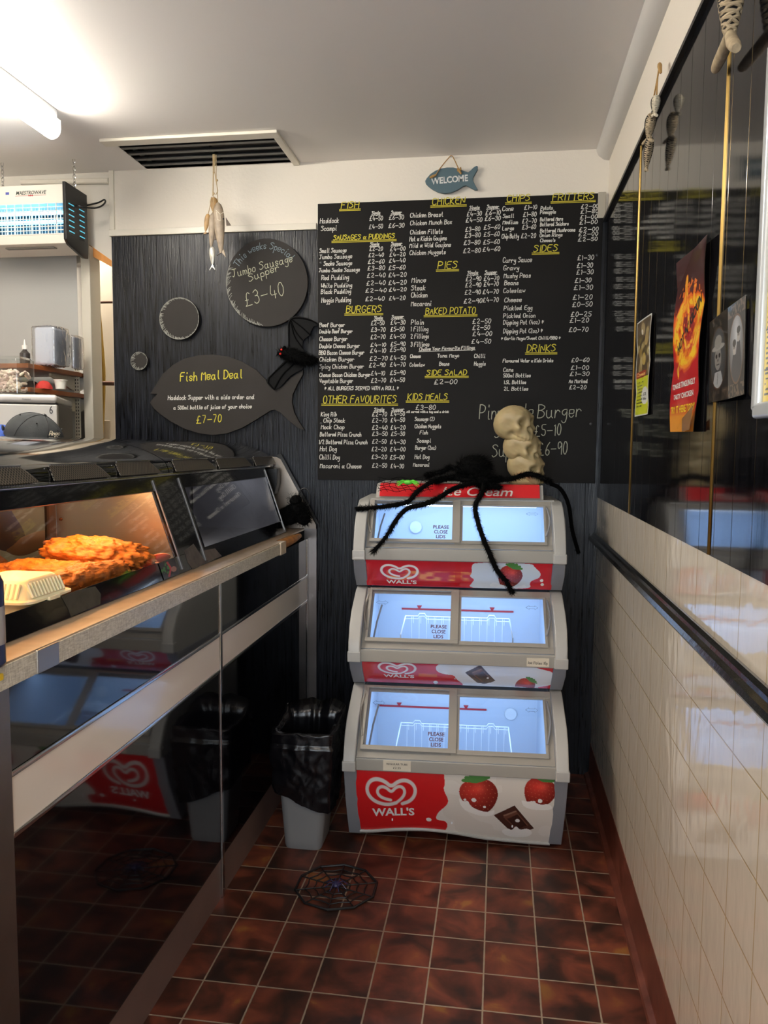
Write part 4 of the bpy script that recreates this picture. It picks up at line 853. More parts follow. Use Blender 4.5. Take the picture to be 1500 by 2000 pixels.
# ------------------------------------------------------------------ welcome fish
YW = 3.606
wo = [(283,690),(310,640),(380,560),(470,500),(560,462),(680,440),(800,440),(900,465),(1000,505),(1070,528),(1110,500),(1170,440),(1225,408),(1250,420),(1245,480),(1200,560),(1165,620),(1160,680),(1190,740),(1250,850),(1200,855),(1120,810),(1040,768),(980,785),(880,850),(760,900),(640,915),(520,890),(420,840),(340,780),(295,730)]
wx = lambda x, y: (800+x/9.375, 280+y/9.375)
t = thing('welcome_sign', tuple(P(875, 378, 1, YW)), 'blue-grey wooden fish WELCOME sign hanging on the white wall', 'sign')
a = poly_px([wx(*p) for p in wo], YW)
obj('plaque', M().prism(a, [p+Vector((0, .014, 0)) for p in a]), mat('blue_grey_wood', '50676F', .6, noise_s=8, noise_a=.1, stretch=(.2, 1, 1)), t, bevel=.0015)
A, B = P(*wx(395, 757), 1, YW-.0008), P(*wx(1070, 692), 1, YW-.0008); U = (B-A); h_ = .029; V = BK.cross(U).normalized()*h_
obj('lettering', fonttext('WELCOME', lambda x, y: A+U*x+V*y, 1, 1, .035), mat('white_stencil', 'D9DAD6', .6), t, smooth=False)
mm = M()
for k in range(7):
    for dd in ((.35,) if k != 0 else (.35, .62)):
        x = (k+dd)/7; p = A+U*x+Vector((0, -.0006, 0)); mm.add([p, p+U*.010, p+U*.010+V*1.02, p+V*1.02], [(0, 1, 2, 3)])
obj('stencil_gaps', mm, mat('blue_grey_gap', '50676F', .6), t, smooth=False)
q = [P(*wx(*p), 1, YW-.004) for p in ((470, 590), (560, 455), (660, 330), (735, 245), (760, 222), (790, 240), (840, 340), (890, 450), (915, 540))]
obj('rope', M().tube(q, .0022, 7), rope, t)
for pts in (((370, 630), (430, 600), (490, 575)), ((880, 450), (910, 500), (945, 560)), ((870, 500), (935, 480), (930, 440))):
    obj('rope_knot', M().tube([P(*wx(*p), 1, YW-.006) for p in pts], [.0045, .006, .0035], 8), rope, t)
obj('nail', M().lathe([(.003, 0), (.005, .008), (.0, .012)], P(881, 307, 1, YW+.01), 12, Matrix.Rotation(math.radians(90), 3, 'X')), white_pl, t)

# ------------------------------------------------------------------ bat
YBt = 3.585
bx_ = lambda x, y: (500+x/9.375, 580+y/9.375)
t = thing('toy_bat', tuple(P(575, 760, 1, YBt)), 'black furry toy bat with red eyes pinned beside the menu board', 'toy bat')
up = [(585,440),(640,372),(720,352),(850,360),(980,400),(1060,440),(1130,470),(1125,520),(1050,540),(1000,640),(985,700),(900,760),(860,800),(850,930),(890,1010),(640,980),(590,860),(580,640)]
lo_ = [(510,1180),(420,1275),(330,1370),(240,1460),(180,1520),(200,1580),(260,1650),(340,1700),(430,1660),(500,1590),(560,1520),(640,1440),(720,1390),(840,1330),(880,1270),(740,1150)]
for s, nm in ((up, 'wing'), (lo_, 'wing')):
    a = poly_px([bx_(*p) for p in s], YBt+.006); obj(nm, M().prism(a, [p+Vector((0, .003, 0)) for p in a]), cloth, t, ang=60)
for pts in ([(600, 960), (600, 640), (605, 440), (700, 372), (980, 410), (1125, 490)], [(640, 440), (720, 640), (850, 790)], [(660, 420), (850, 560), (985, 690)], [(640, 480), (700, 740), (850, 930)], [(560, 1180), (380, 1340), (190, 1530), (330, 1690)], [(700, 1220), (480, 1420), (330, 1690)]):
    obj('wing_rib', M().tube([P(*bx_(*p), 1, YBt+.004) for p in sm(pts, 1)], .0032, 6), furm, t)
bp_ = [P(*bx_(x, y), 1, YBt-.012) for x, y in ((450, 1020), (560, 1040), (700, 1080), (850, 1130), (980, 1160), (1050, 1150))]; br = [.018, .026, .03, .026, .016, .006]
m = M().tube(bp_, br, 14); fur(m, bp_, br, .026, 2600, .0016); obj('furry_body', m, furm, t, smooth=False)
rd = mat('red_bead', 'E02A22', .2, coat=.5)
for x, y in ((468, 965), (448, 1042)): obj('eye', M().ell(P(*bx_(x, y), 1, YBt-.034), (.0055,)*3, 12, 8), rd, t)
for x, y in ((520, 930), (520, 1120)):
    c = P(*bx_(x, y), 1, YBt-.02); obj('ear', M().lathe([(.009, 0), (.007, .008), (0, .02)], c, 10, Matrix.Rotation(math.radians(90 if y < 1000 else -90), 3, 'X')), furm, t)

# ------------------------------------------------------------------ fish mobile hanging from the vent
def fish_body(m, a, b_, r, flat=.55, fat=.38, n=16, k=20):      # nose at a, tail root at b
    a, b_ = Vector(a), Vector(b_); ax = (b_-a); L = ax.length; ax.normalize(); sx = Vector((1, 0, 0)); sx = (sx-ax*sx.dot(ax)).normalized(); sy = ax.cross(sx); v = []
    for i in range(k+1):
        t_ = i/k; rr = r*(math.sin(math.pi*min(1, t_**.62*.93+.02)))**.8+.0015
        for j in range(n): q = 2*math.pi*j/n; v.append(a+ax*L*t_+sx*rr*math.cos(q)+sy*rr*flat*math.sin(q))
    f = [(i*n+j, i*n+(j+1) % n, (i+1)*n+(j+1) % n, (i+1)*n+j) for i in range(k) for j in range(n)]+[tuple(reversed(range(n))), tuple(range(k*n, k*n+n))]
    return m.add(v, f)
def tail(m, root, tips, th, Yv=None):
    a = [Vector(p) for p in [root]+tips]; return m.prism([p+Vector((0, -th, 0)) for p in a], [p+Vector((0, th, 0)) for p in a])
YH = 3.44
FX = lambda x, y: (380+x/7.69, 300+y/7.69)
t = thing('fish_mobile', tuple(P(*FX(310, 20), 1, YH)), 'bunch of carved wooden fish hanging on twine from the ceiling vent', 'hanging ornament')
fw = mat('weathered_fish_wood', '8F7F6B', .5, noise_s=35, noise_a=.3, bump=.3); fw2 = mat('tan_fish_wood', 'A6814F', .5, noise_s=30, noise_a=.3); fs = mat('silvery_fish', 'C2BFB4', .25, .5)
def hf(nm, a, b_, r, mt, tips, dy=0, fin=None):
    o = obj(nm, fish_body(M(), P(*FX(*a), 1, YH+dy), P(*FX(*b_), 1, YH+dy), r), mt, t)
    m = M(); R_ = [P(*FX(*p), 1, YH+dy) for p in [b_]+tips]; tail(m, R_[0], R_[1:], .003)
    obj('tail', m, mt, o, smooth=False)
    if fin: m = M(); R_ = [P(*FX(*p), 1, YH+dy) for p in fin]; tail(m, R_[0], R_[1:], .002); obj('fin', m, mat('dark_fin', '4A3A2C', .6), o, smooth=False)
    return o
o = hf('large_fish', (350, 735), (400, 1490), .0235, fw, [(335, 1535), (400, 1480), (475, 1560), (440, 1440)], -.02, [(470, 960), (548, 1078), (480, 1082)])
obj('eye', M().ell(P(*FX(433, 980), 1, YH-.036), (.004, .003, .004), 10, 8), blackm, o)
m = M()
for pts in ([(320, 850), (385, 910), (440, 880)], [(385, 910), (395, 1010), (340, 990)], [(330, 880), (345, 990)]): m.tube([P(*FX(*p), 1, YH-.033) for p in pts], .0012, 6)
obj('string_harness', m, mat('white_string', 'D8D0BC', .8), o)
hf('middle_fish', (275, 890), (250, 1400), .0155, fw, [(230, 1440), (270, 1440)], .0, [(300, 1100), (325, 1290), (290, 1300)])
hf('tan_fish', (205, 905), (165, 1160), .0115, fw2, [(135, 1215), (190, 1200)], .01)
hf('top_fish', (290, 655), (285, 870), .016, fw2, [(265, 890), (305, 890)], .02)
hf('silver_fish', (262, 1390), (270, 1660), .0135, fs, [(225, 1760), (265, 1700), (315, 1750)], -.005)
for pts, r in (([(280, 10), (282, 300), (275, 640)], .0028), ([(300, 10), (300, 250), (320, 400), (350, 560), (318, 620)], .002), ([(322, 15), (325, 380), (345, 560), (350, 735)], .0018), ([(250, 650), (235, 780), (205, 905)], .0018), ([(290, 640), (275, 890)], .002)):
    obj('twine', M().tube([P(*FX(*p), 1, YH) for p in pts], r, 6), twine, t)
for x, y in ((285, 285), (340, 400), (290, 600)): obj('twine_knot', M().ell(P(*FX(x, y), 1, YH), (.004, .004, .005), 10, 8), twine, t)

# ------------------------------------------------------------------ three-tier ice cream freezer
FA = math.radians(2.3); FX0, FYc = -.545, 2.9
def fz(p): x, y, z = p; return Vector((FX0+x*math.cos(FA)-(y-FYc)*math.sin(FA), FYc+x*math.sin(FA)+(y-FYc)*math.cos(FA), z))
WD = .80
t = FRZ = thing('ice_cream_freezer', tuple(fz((WD/2, 3.2, 0))), 'grey and red three-tier ice cream display freezer with lit glass lids', 'freezer')
def fobj(nm, m, mt, par=None, **k): m.xf(fz); return obj(nm, m, mt, par or t, **k)
tiers = [  # cheek outline (front), lid top, lid bottom, bumper z range, panel top, panel bottom
 dict(ch=[(3.50, 1.288), (3.12, 1.288), (3.075, 1.272), (3.02, 1.235), (2.973, 1.18), (2.945, 1.12), (2.940, 1.068), (2.968, 1.062), (2.99, 1.01), (3.057, .948), (3.50, .948)], lt=(3.10, 1.284), lb=(2.975, 1.118), bz=(1.066, 1.112), by=2.955, pt=(2.975, 1.063), pb=(3.045, .952)),
 dict(ch=[(3.50, .944), (3.07, .944), (3.03, .938), (2.925, .890), (2.86, .835), (2.83, .775), (2.826, .705), (2.862, .698), (2.88, .66), (2.975, .580), (3.50, .580)], lt=(3.035, .938), lb=(2.850, .755), bz=(.70, .748), by=2.838, pt=(2.868, .697), pb=(2.968, .586)),
 dict(ch=[(3.50, .576), (3.0, .576), (2.955, .570), (2.80, .50), (2.745, .445), (2.708, .37), (2.706, .335), (2.735, .330), (2.78, .20), (2.836, .091), (2.878, .018), (3.50, .018)], lt=(2.95, .572), lb=(2.728, .385), bz=(.332, .378), by=2.722, pt=(2.742, .330), pb=(2.868, .040))]
lidm = mat('lid_frame', 'A09C94', .35, .3)
linm = mat('freezer_liner', 'CBD4E0', .35)
ledm = mat('led_strip', 'FFFFFF', .4, emit=5, ecol='E8F4FF')
redp = mat('freezer_red', 'D01C24', .3, coat=.4); metalw = mat('white_wire', 'E8ECF0', .35)
redt = mat('red_line', 'C03038', .5); ltx = mat('lid_text_red', '5A2226', .5)
def heart_mask(U, V, cx, cy, sx, sy):     # swirl heart emblem, sx = half width along the panel, sy = the same drawing unit upwards
    O = [(424,750),(470,735),(500,702),(508,662),(488,630),(448,614),(402,622),(358,654),(320,625),(278,613),(238,618),(212,642),(206,676),(222,708),(255,735),(300,751),(345,755),(385,745),(420,720),(441,690),(438,662),(415,648),(385,656),(358,684),(330,659),(300,651),(276,662),(270,686),(288,708),(322,722),(352,728)]
    c = [((x-357)/150, -(y-685)/150) for x, y in O]; x, y = (U-cx)/sx, (V-cy)/sy
    d1 = pdist(x, y, sm(c[:18], 2)); d2 = pdist(x, y, sm(c[17:], 2))
    return np.maximum(np.clip((.085-d1)/.03, 0, 1), np.clip((.075-d2)/.03, 0, 1))
def strawberry(rgb, U, V, cx, cy, r, rot=0, seed=1):
    x = ((U-cx)*math.cos(rot)+(V-cy)*math.sin(rot))/r; y = (-(U-cx)*math.sin(rot)+(V-cy)*math.cos(rot))/r
    yy = y+.05; w = .95*np.sqrt(np.clip(1-(yy*.92)**2, 0, 1))*(1+.22*yy); m_ = (np.abs(x) < w) & (np.abs(yy) < 1.08)
    sh = np.clip(1-.35*np.hypot(x+.3, y-.35), .45, 1)[:, None]; base = hx('DE4034')*sh+np.array([.16, .10, .08])*np.clip(1-2.4*np.hypot(x-.1, y-.45), 0, 1)[:, None]
    rgb = np.where(m_[:, None], base, rgb)
    sx = np.mod(x*4.2+np.floor(y*4.2) % 2*.5, 1)-.5; sy = np.mod(y*4.2, 1)-.5; rgb = over(rgb, m_*(np.hypot(sx*1.3, sy*.9) < .12)*.55, 'E88A60')
    for k in range(6):
        a = math.radians(35+k*24); rgb = over(rgb, pdist(x, y, [(0, .92), (.75*math.cos(a), .92+.42*math.sin(a)-.12)]) < .17-.12*np.clip(np.hypot(x, y-.92), 0, 1), '4E8A44')
    return rgb
def splash(rgb, U, V, pts, c='F2EEE6'):
    return over(rgb, inpoly(U, V, sm(pts, 2, True)), c)
def choc(rgb, U, V, cx, cy, s):
    P4 = [(-1, .25), (.05, 1), (1.15, -.45), (.2, -1.1)]; f = lambda k, dx=0, dy=0: [(cx+(p[0]*k+dx)*s, cy+(p[1]*k+dy)*s) for p in P4]
    rgb = over(rgb, inpoly(U, V, f(1)), '4A2A22'); rgb = over(rgb, inpoly(U, V, f(.62, .12, .02)), '6B4334'); rgb = over(rgb, inpoly(U, V, f(.5, .2, -.06)), '3E221C')
    rgb = over(rgb, pdist(U, V, [(cx-.45*s, cy+.28*s), (cx+.12*s, cy+.62*s)]) < .05*s, '8E6A58'); return rgb
def art1(u, v, A):      # top tier
    U, V = u*A, 1-v; rgb = np.tile(hx('CF2230'), (len(u), 1)); rgb = over(rgb, .25*(vnoise(U, V, 2, 5) > .5), 'B51A28')
    band = (U > .75) & (U < A*.66) & (V > .25) & (V < .62); n_ = vnoise(U*.8, V*2.2, 5, 7); rgb = over(rgb, band*np.clip((n_-.35)*4, 0, .75), 'E0703A'); rgb = over(rgb, band*np.clip((n_-.6)*5, 0, .7), 'F0A04C')
    rgb = over(rgb, .5*(np.abs(U-A*.5) < .1), 'C81A26')
    mp_ = [(A*.60,1.0),(A*.57,.9),(A*.575,.6),(A*.56,.45),(A*.59,.35),(A*.575,.2),(A*.555,.0),(A*.70,.0),(A*.80,.0),(A*.895,.05),(A*.88,.25),(A*.90,.38),(A*.93,.45),(A*.94,.65),(A*.90,.88),(A*.89,1.0)]
    rgb = splash(rgb, U, V, mp_, 'D9E4EE'); rgb = strawberry(rgb, U, V, A*.775, .47, .42, -.35)
    rgb = splash(rgb, U, V, [(A*.69,.30),(A*.74,.12),(A*.82,.08),(A*.86,.2),(A*.87,.02),(A*.66,.02)], 'E6EEF5')
    for x, y in ((.945, .36), (.95, .2)): rgb = over(rgb, np.hypot(U-A*x, V-y) < .055, 'F4F2EE')
    return over(rgb, heart_mask(U, V, A*.185, .56, A*.099, .56), 'F2F0EE')
def art2(u, v, A):
    U, V = u*A, 1-v; rgb = np.tile(hx('CF2230'), (len(u), 1)); rgb = over(rgb, .6*((np.abs(V-.45) < .07) & (U > A*.3) & (U < A*.4)), 'E89038')
    rgb = splash(rgb, U, V, [(A*.42,1.02),(A*.39,.85),(A*.40,.62),(A*.44,.52),(A*.49,.50),(A*.50,.30),(A*.53,.12),(A*.54,-.02),(A*1.02,-.02),(A*1.02,1.02)], 'E9ECF2')
    rgb = choc(rgb, U, V, A*.62, .52, .48); rgb = strawberry(rgb, U, V, A*.86, .12, .34, -.7)
    rgb = splash(rgb, U, V, [(A*.53,.02),(A*.56,.10),(A*.585,.06),(A*.62,.18),(A*.65,.1),(A*.68,.22),(A*.72,.08),(A*.78,.02),(A*.84,.05),(A*.90,-.03),(A*.93,.06),(A*.95,-.1),(A*.53,-.1)], 'F0F2F6')
    for x, y, r in ((.39, .1, .08), (.665, .42, .04), (.493, .32, .03)): rgb = over(rgb, np.hypot(U-A*x, V-y) < r, 'F0EEEA')
    return over(rgb, heart_mask(U, V, A*.19, .70, A*.097, .50), 'F2F0EE')
def art3(u, v, A):
    U, V = u*A, 1-v; rgb = np.tile(hx('E2DCD2'), (len(u), 1)); rgb = over(rgb, .35*(vnoise(U, V, 5, 9) > .6), 'F2EEE8')
    rgb = splash(rgb, U, V, [(-.6,1.6),(A*.44,1.15),(A*.455,.85),(A*.445,.75),(A*.475,.58),(A*.46,.48),(A*.42,.36),(A*.405,.24),(A*.42,.20),(A*.455,.21),(A*.472,.12),(A*.45,-.02),(A*.44,-.3),(-.6,-.6)], 'D41E22')
    rgb = strawberry(rgb, U, V, A*.625, .70, .245, .15); rgb = strawberry(rgb, U, V, A*.925, .80, .20, -.25)
    rgb = splash(rgb, U, V, [(A*.52,.66),(A*.55,.58),(A*.57,.62),(A*.585,.52),(A*.63,.47),(A*.68,.46),(A*.71,.52),(A*.70,.40),(A*.62,.38),(A*.54,.46)], 'F6F3EE')
    rgb = splash(rgb, U, V, [(A*.83,.70),(A*.87,.66),(A*.89,.69),(A*.93,.63),(A*.98,.66),(A*1.0,.56),(A*.86,.55)], 'F6F3EE')
    rgb = choc(rgb, U, V, A*.80, .36, .24)
    rgb = splash(rgb, U, V, [(A*.74,.16),(A*.78,.22),(A*.80,.18),(A*.82,.28),(A*.84,.2),(A*.88,.25),(A*.91,.17),(A*.88,.08),(A*.78,.06)], 'F6F3EE')
    for x, y, r in ((.60, .63, .03), (.655, .54, .018), (.555, .62, .018), (.825, .36, .028), (.93, .69, .028), (.37, .20, .035), (.90, .665, .02)): rgb = over(rgb, np.hypot(U-A*x, V-y) < r, 'F4F2EE')
    return over(rgb, heart_mask(U, V, A*.18, .667, A*.1245, .43), 'E2DAD6')
lab = mat('paper_label', 'CFC6B4', .6)
for ti, T_ in enumerate(tiers):
    for x0, x1 in ((0, .045), (WD-.045, WD)):
        fobj('side_cheek', M().prism([(x0, y, z) for y, z in T_['ch']], [(x1, y, z) for y, z in T_['ch']]), mat('cheek_grey_%d' % ti, 'A8A7A3', .35) if x0 == 0 else bpy.data.materials['cheek_grey_%d' % ti], bevel=.005)
    lc = [(3.495, T_['bz'][0]-.002)]+[(y-.0015, z) for y, z in T_['ch'][7:-1]]+[T_['ch'][-1]]
    for x0, x1 in ((-.0015, .0465), (WD-.0465, WD+.0015)): fobj('lower_cheek', M().prism([(x0, y, z) for y, z in lc], [(x1, y, z) for y, z in lc]), grey_d, bevel=.004)
    (lty, ltz), (lby, lbz) = T_['lt'], T_['lb']
    L0, L1 = Vector((0, lby, lbz)), Vector((0, lty, ltz)); SLv = L1-L0; nrm = Vector((0, -SLv.z, SLv.y)).normalized()
    def LP(x, k, off=0): return L0+SLv*k+nrm*off+Vector((x, 0, 0))
    def lslab(m, x0, x1, k0, k1, t0, t1): return m.prism([LP(x0, k0, t1), LP(x1, k0, t1), LP(x1, k1, t1), LP(x0, k1, t1)], [LP(x0, k0, t0), LP(x1, k0, t0), LP(x1, k1, t0), LP(x0, k1, t0)])
    # liner: back, floor, ceiling, ends
    zb_ = T_['bz'][0]-.13 if ti < 2 else .09
    zf = max(zb_, T_['pb'][1]+.012)
    mm = M(); X0, X1 = .046, WD-.046; zt_ = T_['ch'][0][1]-.014
    mm.box(X0, X1, 3.40, 3.41, zf, zt_); mm.box(X0, X1, T_['pb'][0]+.03, 3.40, zf, zf+.006); mm.box(X0, X1, lty+.03, 3.40, zt_-.006, zt_)
    sd = [(lby+.022, lbz-.004), (lty+.026, ltz-.006), (3.40, zt_), (3.40, zf), (T_['pb'][0]+.04, zf), (T_['pt'][0]+.03, lbz-.03)]
    for xx in (X0, X1-.004): mm.prism([(xx, y, z) for y, z in sd], [(xx+.004, y, z) for y, z in sd])
    fw_ = [(lby+.020, lbz-.012), (lby+.026, lbz-.012), (T_['pb'][0]+.041, zf), (T_['pb'][0]+.035, zf)]
    mm.prism([(X0, y, z) for y, z in fw_], [(X1, y, z) for y, z in fw_])
    fobj('liner', mm, linm, smooth=False)
    fobj('back_cover', M().box(0.002, WD-.002, 3.42, 3.50, zf, zt_), grey_d, smooth=False)
    led = fobj('led_strip', M().box(X0+.06, X1-.05, lty+.055, lty+.063, zt_-.014, zt_-.007), ledm, smooth=False)
    for k in range(1):
        c = fz((WD/2, lty+.10, zt_-.012)); l = area('freezer_light', c, .66, (1.7, 1.6, 1.8)[ti], (.44, .67, 1), (math.radians(14), 0, FA), .03); l.parent = t; l.location -= wloc(t)
    # lid frames: fixed surround plus two sliding lids
    mm = M(); lslab(mm, X0, WD-X0, -.02, .09, -.004, .0); lslab(mm, X0, WD-X0, .93, 1.03, -.004, 0); lslab(mm, X0, X0+.03, .09, .93, -.004, 0); lslab(mm, WD-X0-.03, WD-X0, .09, .93, -.004, 0)
    fobj('lid_surround', mm, lidm, bevel=.001)
    for j, (a, c, off) in enumerate(((.058, .405, .010), (.385, WD-.066, .003))):
        mm = M(); fr_ = .018
        kt = 1.0 if j == 0 else .93
        lslab(mm, a, c, .07, .13, off-.004, off+.004); lslab(mm, a, c, kt-.035, kt, off-.004, off+.004); lslab(mm, a, a+(.010 if j == 0 else .03), .13, kt-.035, off-.004, off+.004); lslab(mm, c-(.03 if j == 0 else .010), c, .13, kt-.035, off-.004, off+.004)
        lf = fobj('sliding_lid', mm, lidm, bevel=.001)
        fobj('lid_glass', lslab(M(), a+.008, c-.008, .12, kt-.04, off-.001, off+.001), lidglass, lf, smooth=False)
        # grip
        gx = a-.002 if j == 0 else c+.002; s_ = 1 if j == 0 else -1
        gp = [LP(gx+s_*.006, .25, off+.004), LP(gx-s_*.008, .45, off+.006), LP(gx-s_*.012, .62, off+.006), LP(gx-s_*.002, .86, off+.004)]
        fobj('lid_grip', M().tube(sm([tuple(p) for p in gp], 2), .004, 8), grey_d if j else lidm, lf)
        if j == 0:
            for r_, w_ in enumerate(('PLEASE', 'CLOSE', 'LIDS')):
                wd_ = (.060, .052, .036)[r_]; cx_ = .332; k_ = .13+(.005+.0215*(2-r_))/SLv.length
                fobj('lid_notice', fonttext(w_, lambda x, y: LP(cx_-wd_/2+x, k_+y/SLv.length, off+.0016), wd_, .0155, .02), ltx, lf, smooth=False)
        ax0 = (a+.03 if j == 0 else c-.075); arrow = [(0, .5), (.012, 1), (.012, .75), (.033, .75), (.033, 1), (.045, .5), (.033, 0), (.033, .25), (.012, .25), (.012, 0), (0, .5)]
        if not (ti == 0 and j == 0):
            m = M(); nr = (fz(nrm)-fz((0, 0, 0))).normalized(); ribbon(m, [fz(LP(ax0+x, .70+y*.07, off+.0016)) for x, y in arrow], .0012, nr); obj('arrow_mark', m, ink, lf, smooth=False)
    # bumper
    bz0, bz1 = T_['bz']
    fobj('bumper', M().box(.04, WD-.04, T_['by'], T_['by']+.06, bz0, bz1), mat('bumper_grey', '99968E', .4) if ti == 0 else bpy.data.materials['bumper_grey'], bevel=.004)
    fobj('corner_block', M().box(-.003, .047, T_['ch'][5][0]-.004, T_['ch'][5][0]+.03, bz0, bz1-.008), bpy.data.materials['cheek_grey_%d' % ti], bevel=.004)
    fobj('corner_block', M().box(WD-.047, WD+.003, T_['ch'][5][0]-.004, T_['ch'][5][0]+.03, bz0, bz1-.008), bpy.data.materials['cheek_grey_%d' % ti], bevel=.004)
    # printed front
    (py0, pz0), (py1, pz1) = T_['pt'], T_['pb']; XA, XB = .042, WD-.042
    def panel(u, v, off=0, T_=T_):
        w_ = 0 if ti < 2 else (.028*math.sin(math.pi*min(1, max(0, (u-.05)/.6))) if u < .65 else -.012*math.sin(math.pi*(u-.65)/.35*.5))-.008
        z = pz0+(pz1+w_*(1 if ti == 2 else 0)-pz0)*v; k = (pz0-z)/(pz0-pz1); y = py0+(py1-py0)*(k**(1.5 if ti == 2 else 1.25))
        return fz((XA+(XB-XA)*u, y-off, z))
    A_ = (XB-XA)/(pz0-pz1)
    pa = art('printed_front', lambda u, v: panel(u, v), 430, int(430/A_)+10, lambda u, v, f=(art1, art2, art3)[ti], A_=A_: f(u, v, A_), artm, t)
    fobj('front_backing', M().prism([(XA, py0+.004, pz0), (XA, py0+.02, pz0), (XA, py1+.03, pz1+.03), (XA, py1+.014, pz1+.03)], [(XB, py0+.004, pz0), (XB, py0+.02, pz0), (XB, py1+.03, pz1+.03), (XB, py1+.014, pz1+.03)]), grey_d, smooth=False)
    if ti == 2: obj('bottom_trim', M().tube([panel(u/30, 1.0, .0) for u in range(31)], .008, 8), grey_f, t)
    cu, wv, hh, vv = ((.193, .119, .15, .90), (.195, .118, .15, .715), (.186, .158, .145, .73))[ti]
    obj('brand_lettering', fonttext("WALL'S", lambda x, y: panel(cu+(x-wv/2)/(XB-XA), vv-y, .0014), wv, hh, .03), mat('logo_white', 'F0EDEA', .4) if ti == 0 else bpy.data.materials['logo_white'], t, smooth=False)
    # cavity fittings
    if ti > 0:
        zline = (0, .785, .345)[ti]
        bk = M().box(.153 if ti == 1 else .045+.012, .638 if ti == 1 else .53, 3.395, 3.399, zline, zline+.007)
        for xx in ((.23, .546) if ti == 1 else (.145, .44)): bk.prism([(xx-.011, 3.396, zline+.02), (xx+.011, 3.396, zline+.02), (xx, 3.396, zline)], [(xx-.011, 3.399, zline+.02), (xx+.011, 3.399, zline+.02), (xx, 3.399, zline)])
        fobj('load_line', bk, redt, smooth=False)
        bkt = M(); zb2 = (.80 if ti == 1 else .345); y_ = 3.20; x_0, x_1 = (.185, .61) if ti == 1 else (.17, .615)
        top = [(x_0, y_, zb2), (x_0+.05, y_, zb2), (x_0+.058, y_, zb2+.012), (x_0+.078, y_, zb2+.012), (x_0+.086, y_, zb2), (x_1-.09, y_, zb2), (x_1-.082, y_, zb2+.012), (x_1-.062, y_, zb2+.012), (x_1-.054, y_, zb2), (x_1, y_, zb2)]
        bkt.tube(top, .0022, 6); bkt.tube([(a, b_, c-.012) for a, b_, c in top], .0016, 6)
        k_ = 0
        while x_0+.025+k_*.031 < x_1:
            xx = x_0+.025+k_*.031; bkt.tube([(xx, y_, zb2), (xx, y_, zf+.01)], .0014, 6); bkt.tube([(xx+.007, y_, zb2), (xx+.007, y_, zb2-.03)], .0014, 6); k_ += 1
        for xx in (x_0, x_0+(x_1-x_0)*(.5 if ti == 2 else 1), x_1): bkt.tube([(xx, y_, zb2), (xx, lby+.1, zb2-.02), (xx, lby+.1, zf+.01)], .0028, 6)
        fobj('wire_divider', bkt, metalw)
        if ti == 2: fobj('drain_cap', M().lathe([(.027, 0), (.027, .004), (.024, .007)], (.635, 3.395, .335), 28, Matrix.Rotation(math.radians(90), 3, 'X')), white_pl)
    else:
        fobj('drain_cap', M().lathe([(.027, 0), (.027, .004), (.024, .007), (.004, .008), (.004, .010)], (.21, 3.395, 1.15), 28, Matrix.Rotation(math.radians(90), 3, 'X')), white_pl)
        fobj('load_line', M().box(.42, .74, 3.395, 3.399, 1.082, 1.087), redt, smooth=False)
    fobj('inner_gasket', M().tube([LP(.085, .12, -.02), LP(.092, .5, -.03), LP(.105, .8, -.03)], .0035, 6), grey_d)
obj('top_panel', M().box(.045, WD-.03, 3.12, 3.50, 1.286, 1.292).xf(fz), grey_f, t, smooth=False)
# header box on top, red sloping front
fobj('header_box', M().prism([(.065, 3.13, 1.293), (.065, 3.17, 1.348), (.065, 3.50, 1.348), (.065, 3.50, 1.293)], [(WD-.07, 3.13, 1.293), (WD-.07, 3.17, 1.348), (WD-.07, 3.50, 1.348), (WD-.07, 3.50, 1.293)]), grey_f, bevel=.002)
fobj('red_header', M().prism([(.08, 3.1275, 1.300), (.08, 3.1625, 1.350), (.08, 3.22, 1.3505), (.08, 3.22, 1.349)], [(WD-.085, 3.1275, 1.300), (WD-.085, 3.1625, 1.350), (WD-.085, 3.22, 1.3505), (WD-.085, 3.22, 1.349)]), redp, smooth=False)
fobj('header_lettering', fonttext('Ice Cream', lambda x, y: Vector((.33+x, 3.1295+y*.573, 1.306+y*.819)), .28, .040, .01, .25), mat('script_white', 'E4D6CE', .4), smooth=False)
for x in (.09, .71):
    for y in (2.93, 3.4):
        fobj('castor_wheel', M().lathe([(.008, -.012), (.0162, -.010), (.0162, .010), (.008, .012)], (x, y, .0165), 18, Matrix.Rotation(math.radians(90), 3, 'Y')), mat('castor', '2A2622', .5) if 'castor' not in bpy.data.materials else bpy.data.materials['castor'])
        fobj('castor_fork', M().box(x-.016, x+.016, y-.008, y+.012, .016, .05), steeld, smooth=False)
fobj('base_tray', M().box(.03, WD-.03, 2.90, 3.48, .040, .065), grey_d, smooth=False)
# labels stuck on the bumpers
m = M().box(.655, .735, 2.8355, 2.8375, .706, .737); l1 = fobj('price_label', m, lab, smooth=False); l1['label'] = 'handwritten ice poles price label'
m = M(); ss, wd = strokes('Ice Poles 10p')
for s in ss: ribbon(m, [fz((.659+x/wd*.070, 2.8350, .715+y*.0014)) for x, y in s], .0013, BK)
obj('lettering', m, ink, l1, smooth=False)
m = M().box(.145, .245, 2.7195, 2.7215, .338, .376); l2 = fobj('price_label', m, lab, smooth=False); l2['label'] = 'printed price label for tubs'
for s_, z_, w_ in (('REGULAR TUBS', .360, .075), ('£2.25', .346, .028)):
    obj('lettering', fonttext(s_, lambda x, y: fz((.195-w_/2+x, 2.719, z_+y)), w_, .007, .01), ink, l2, smooth=False)
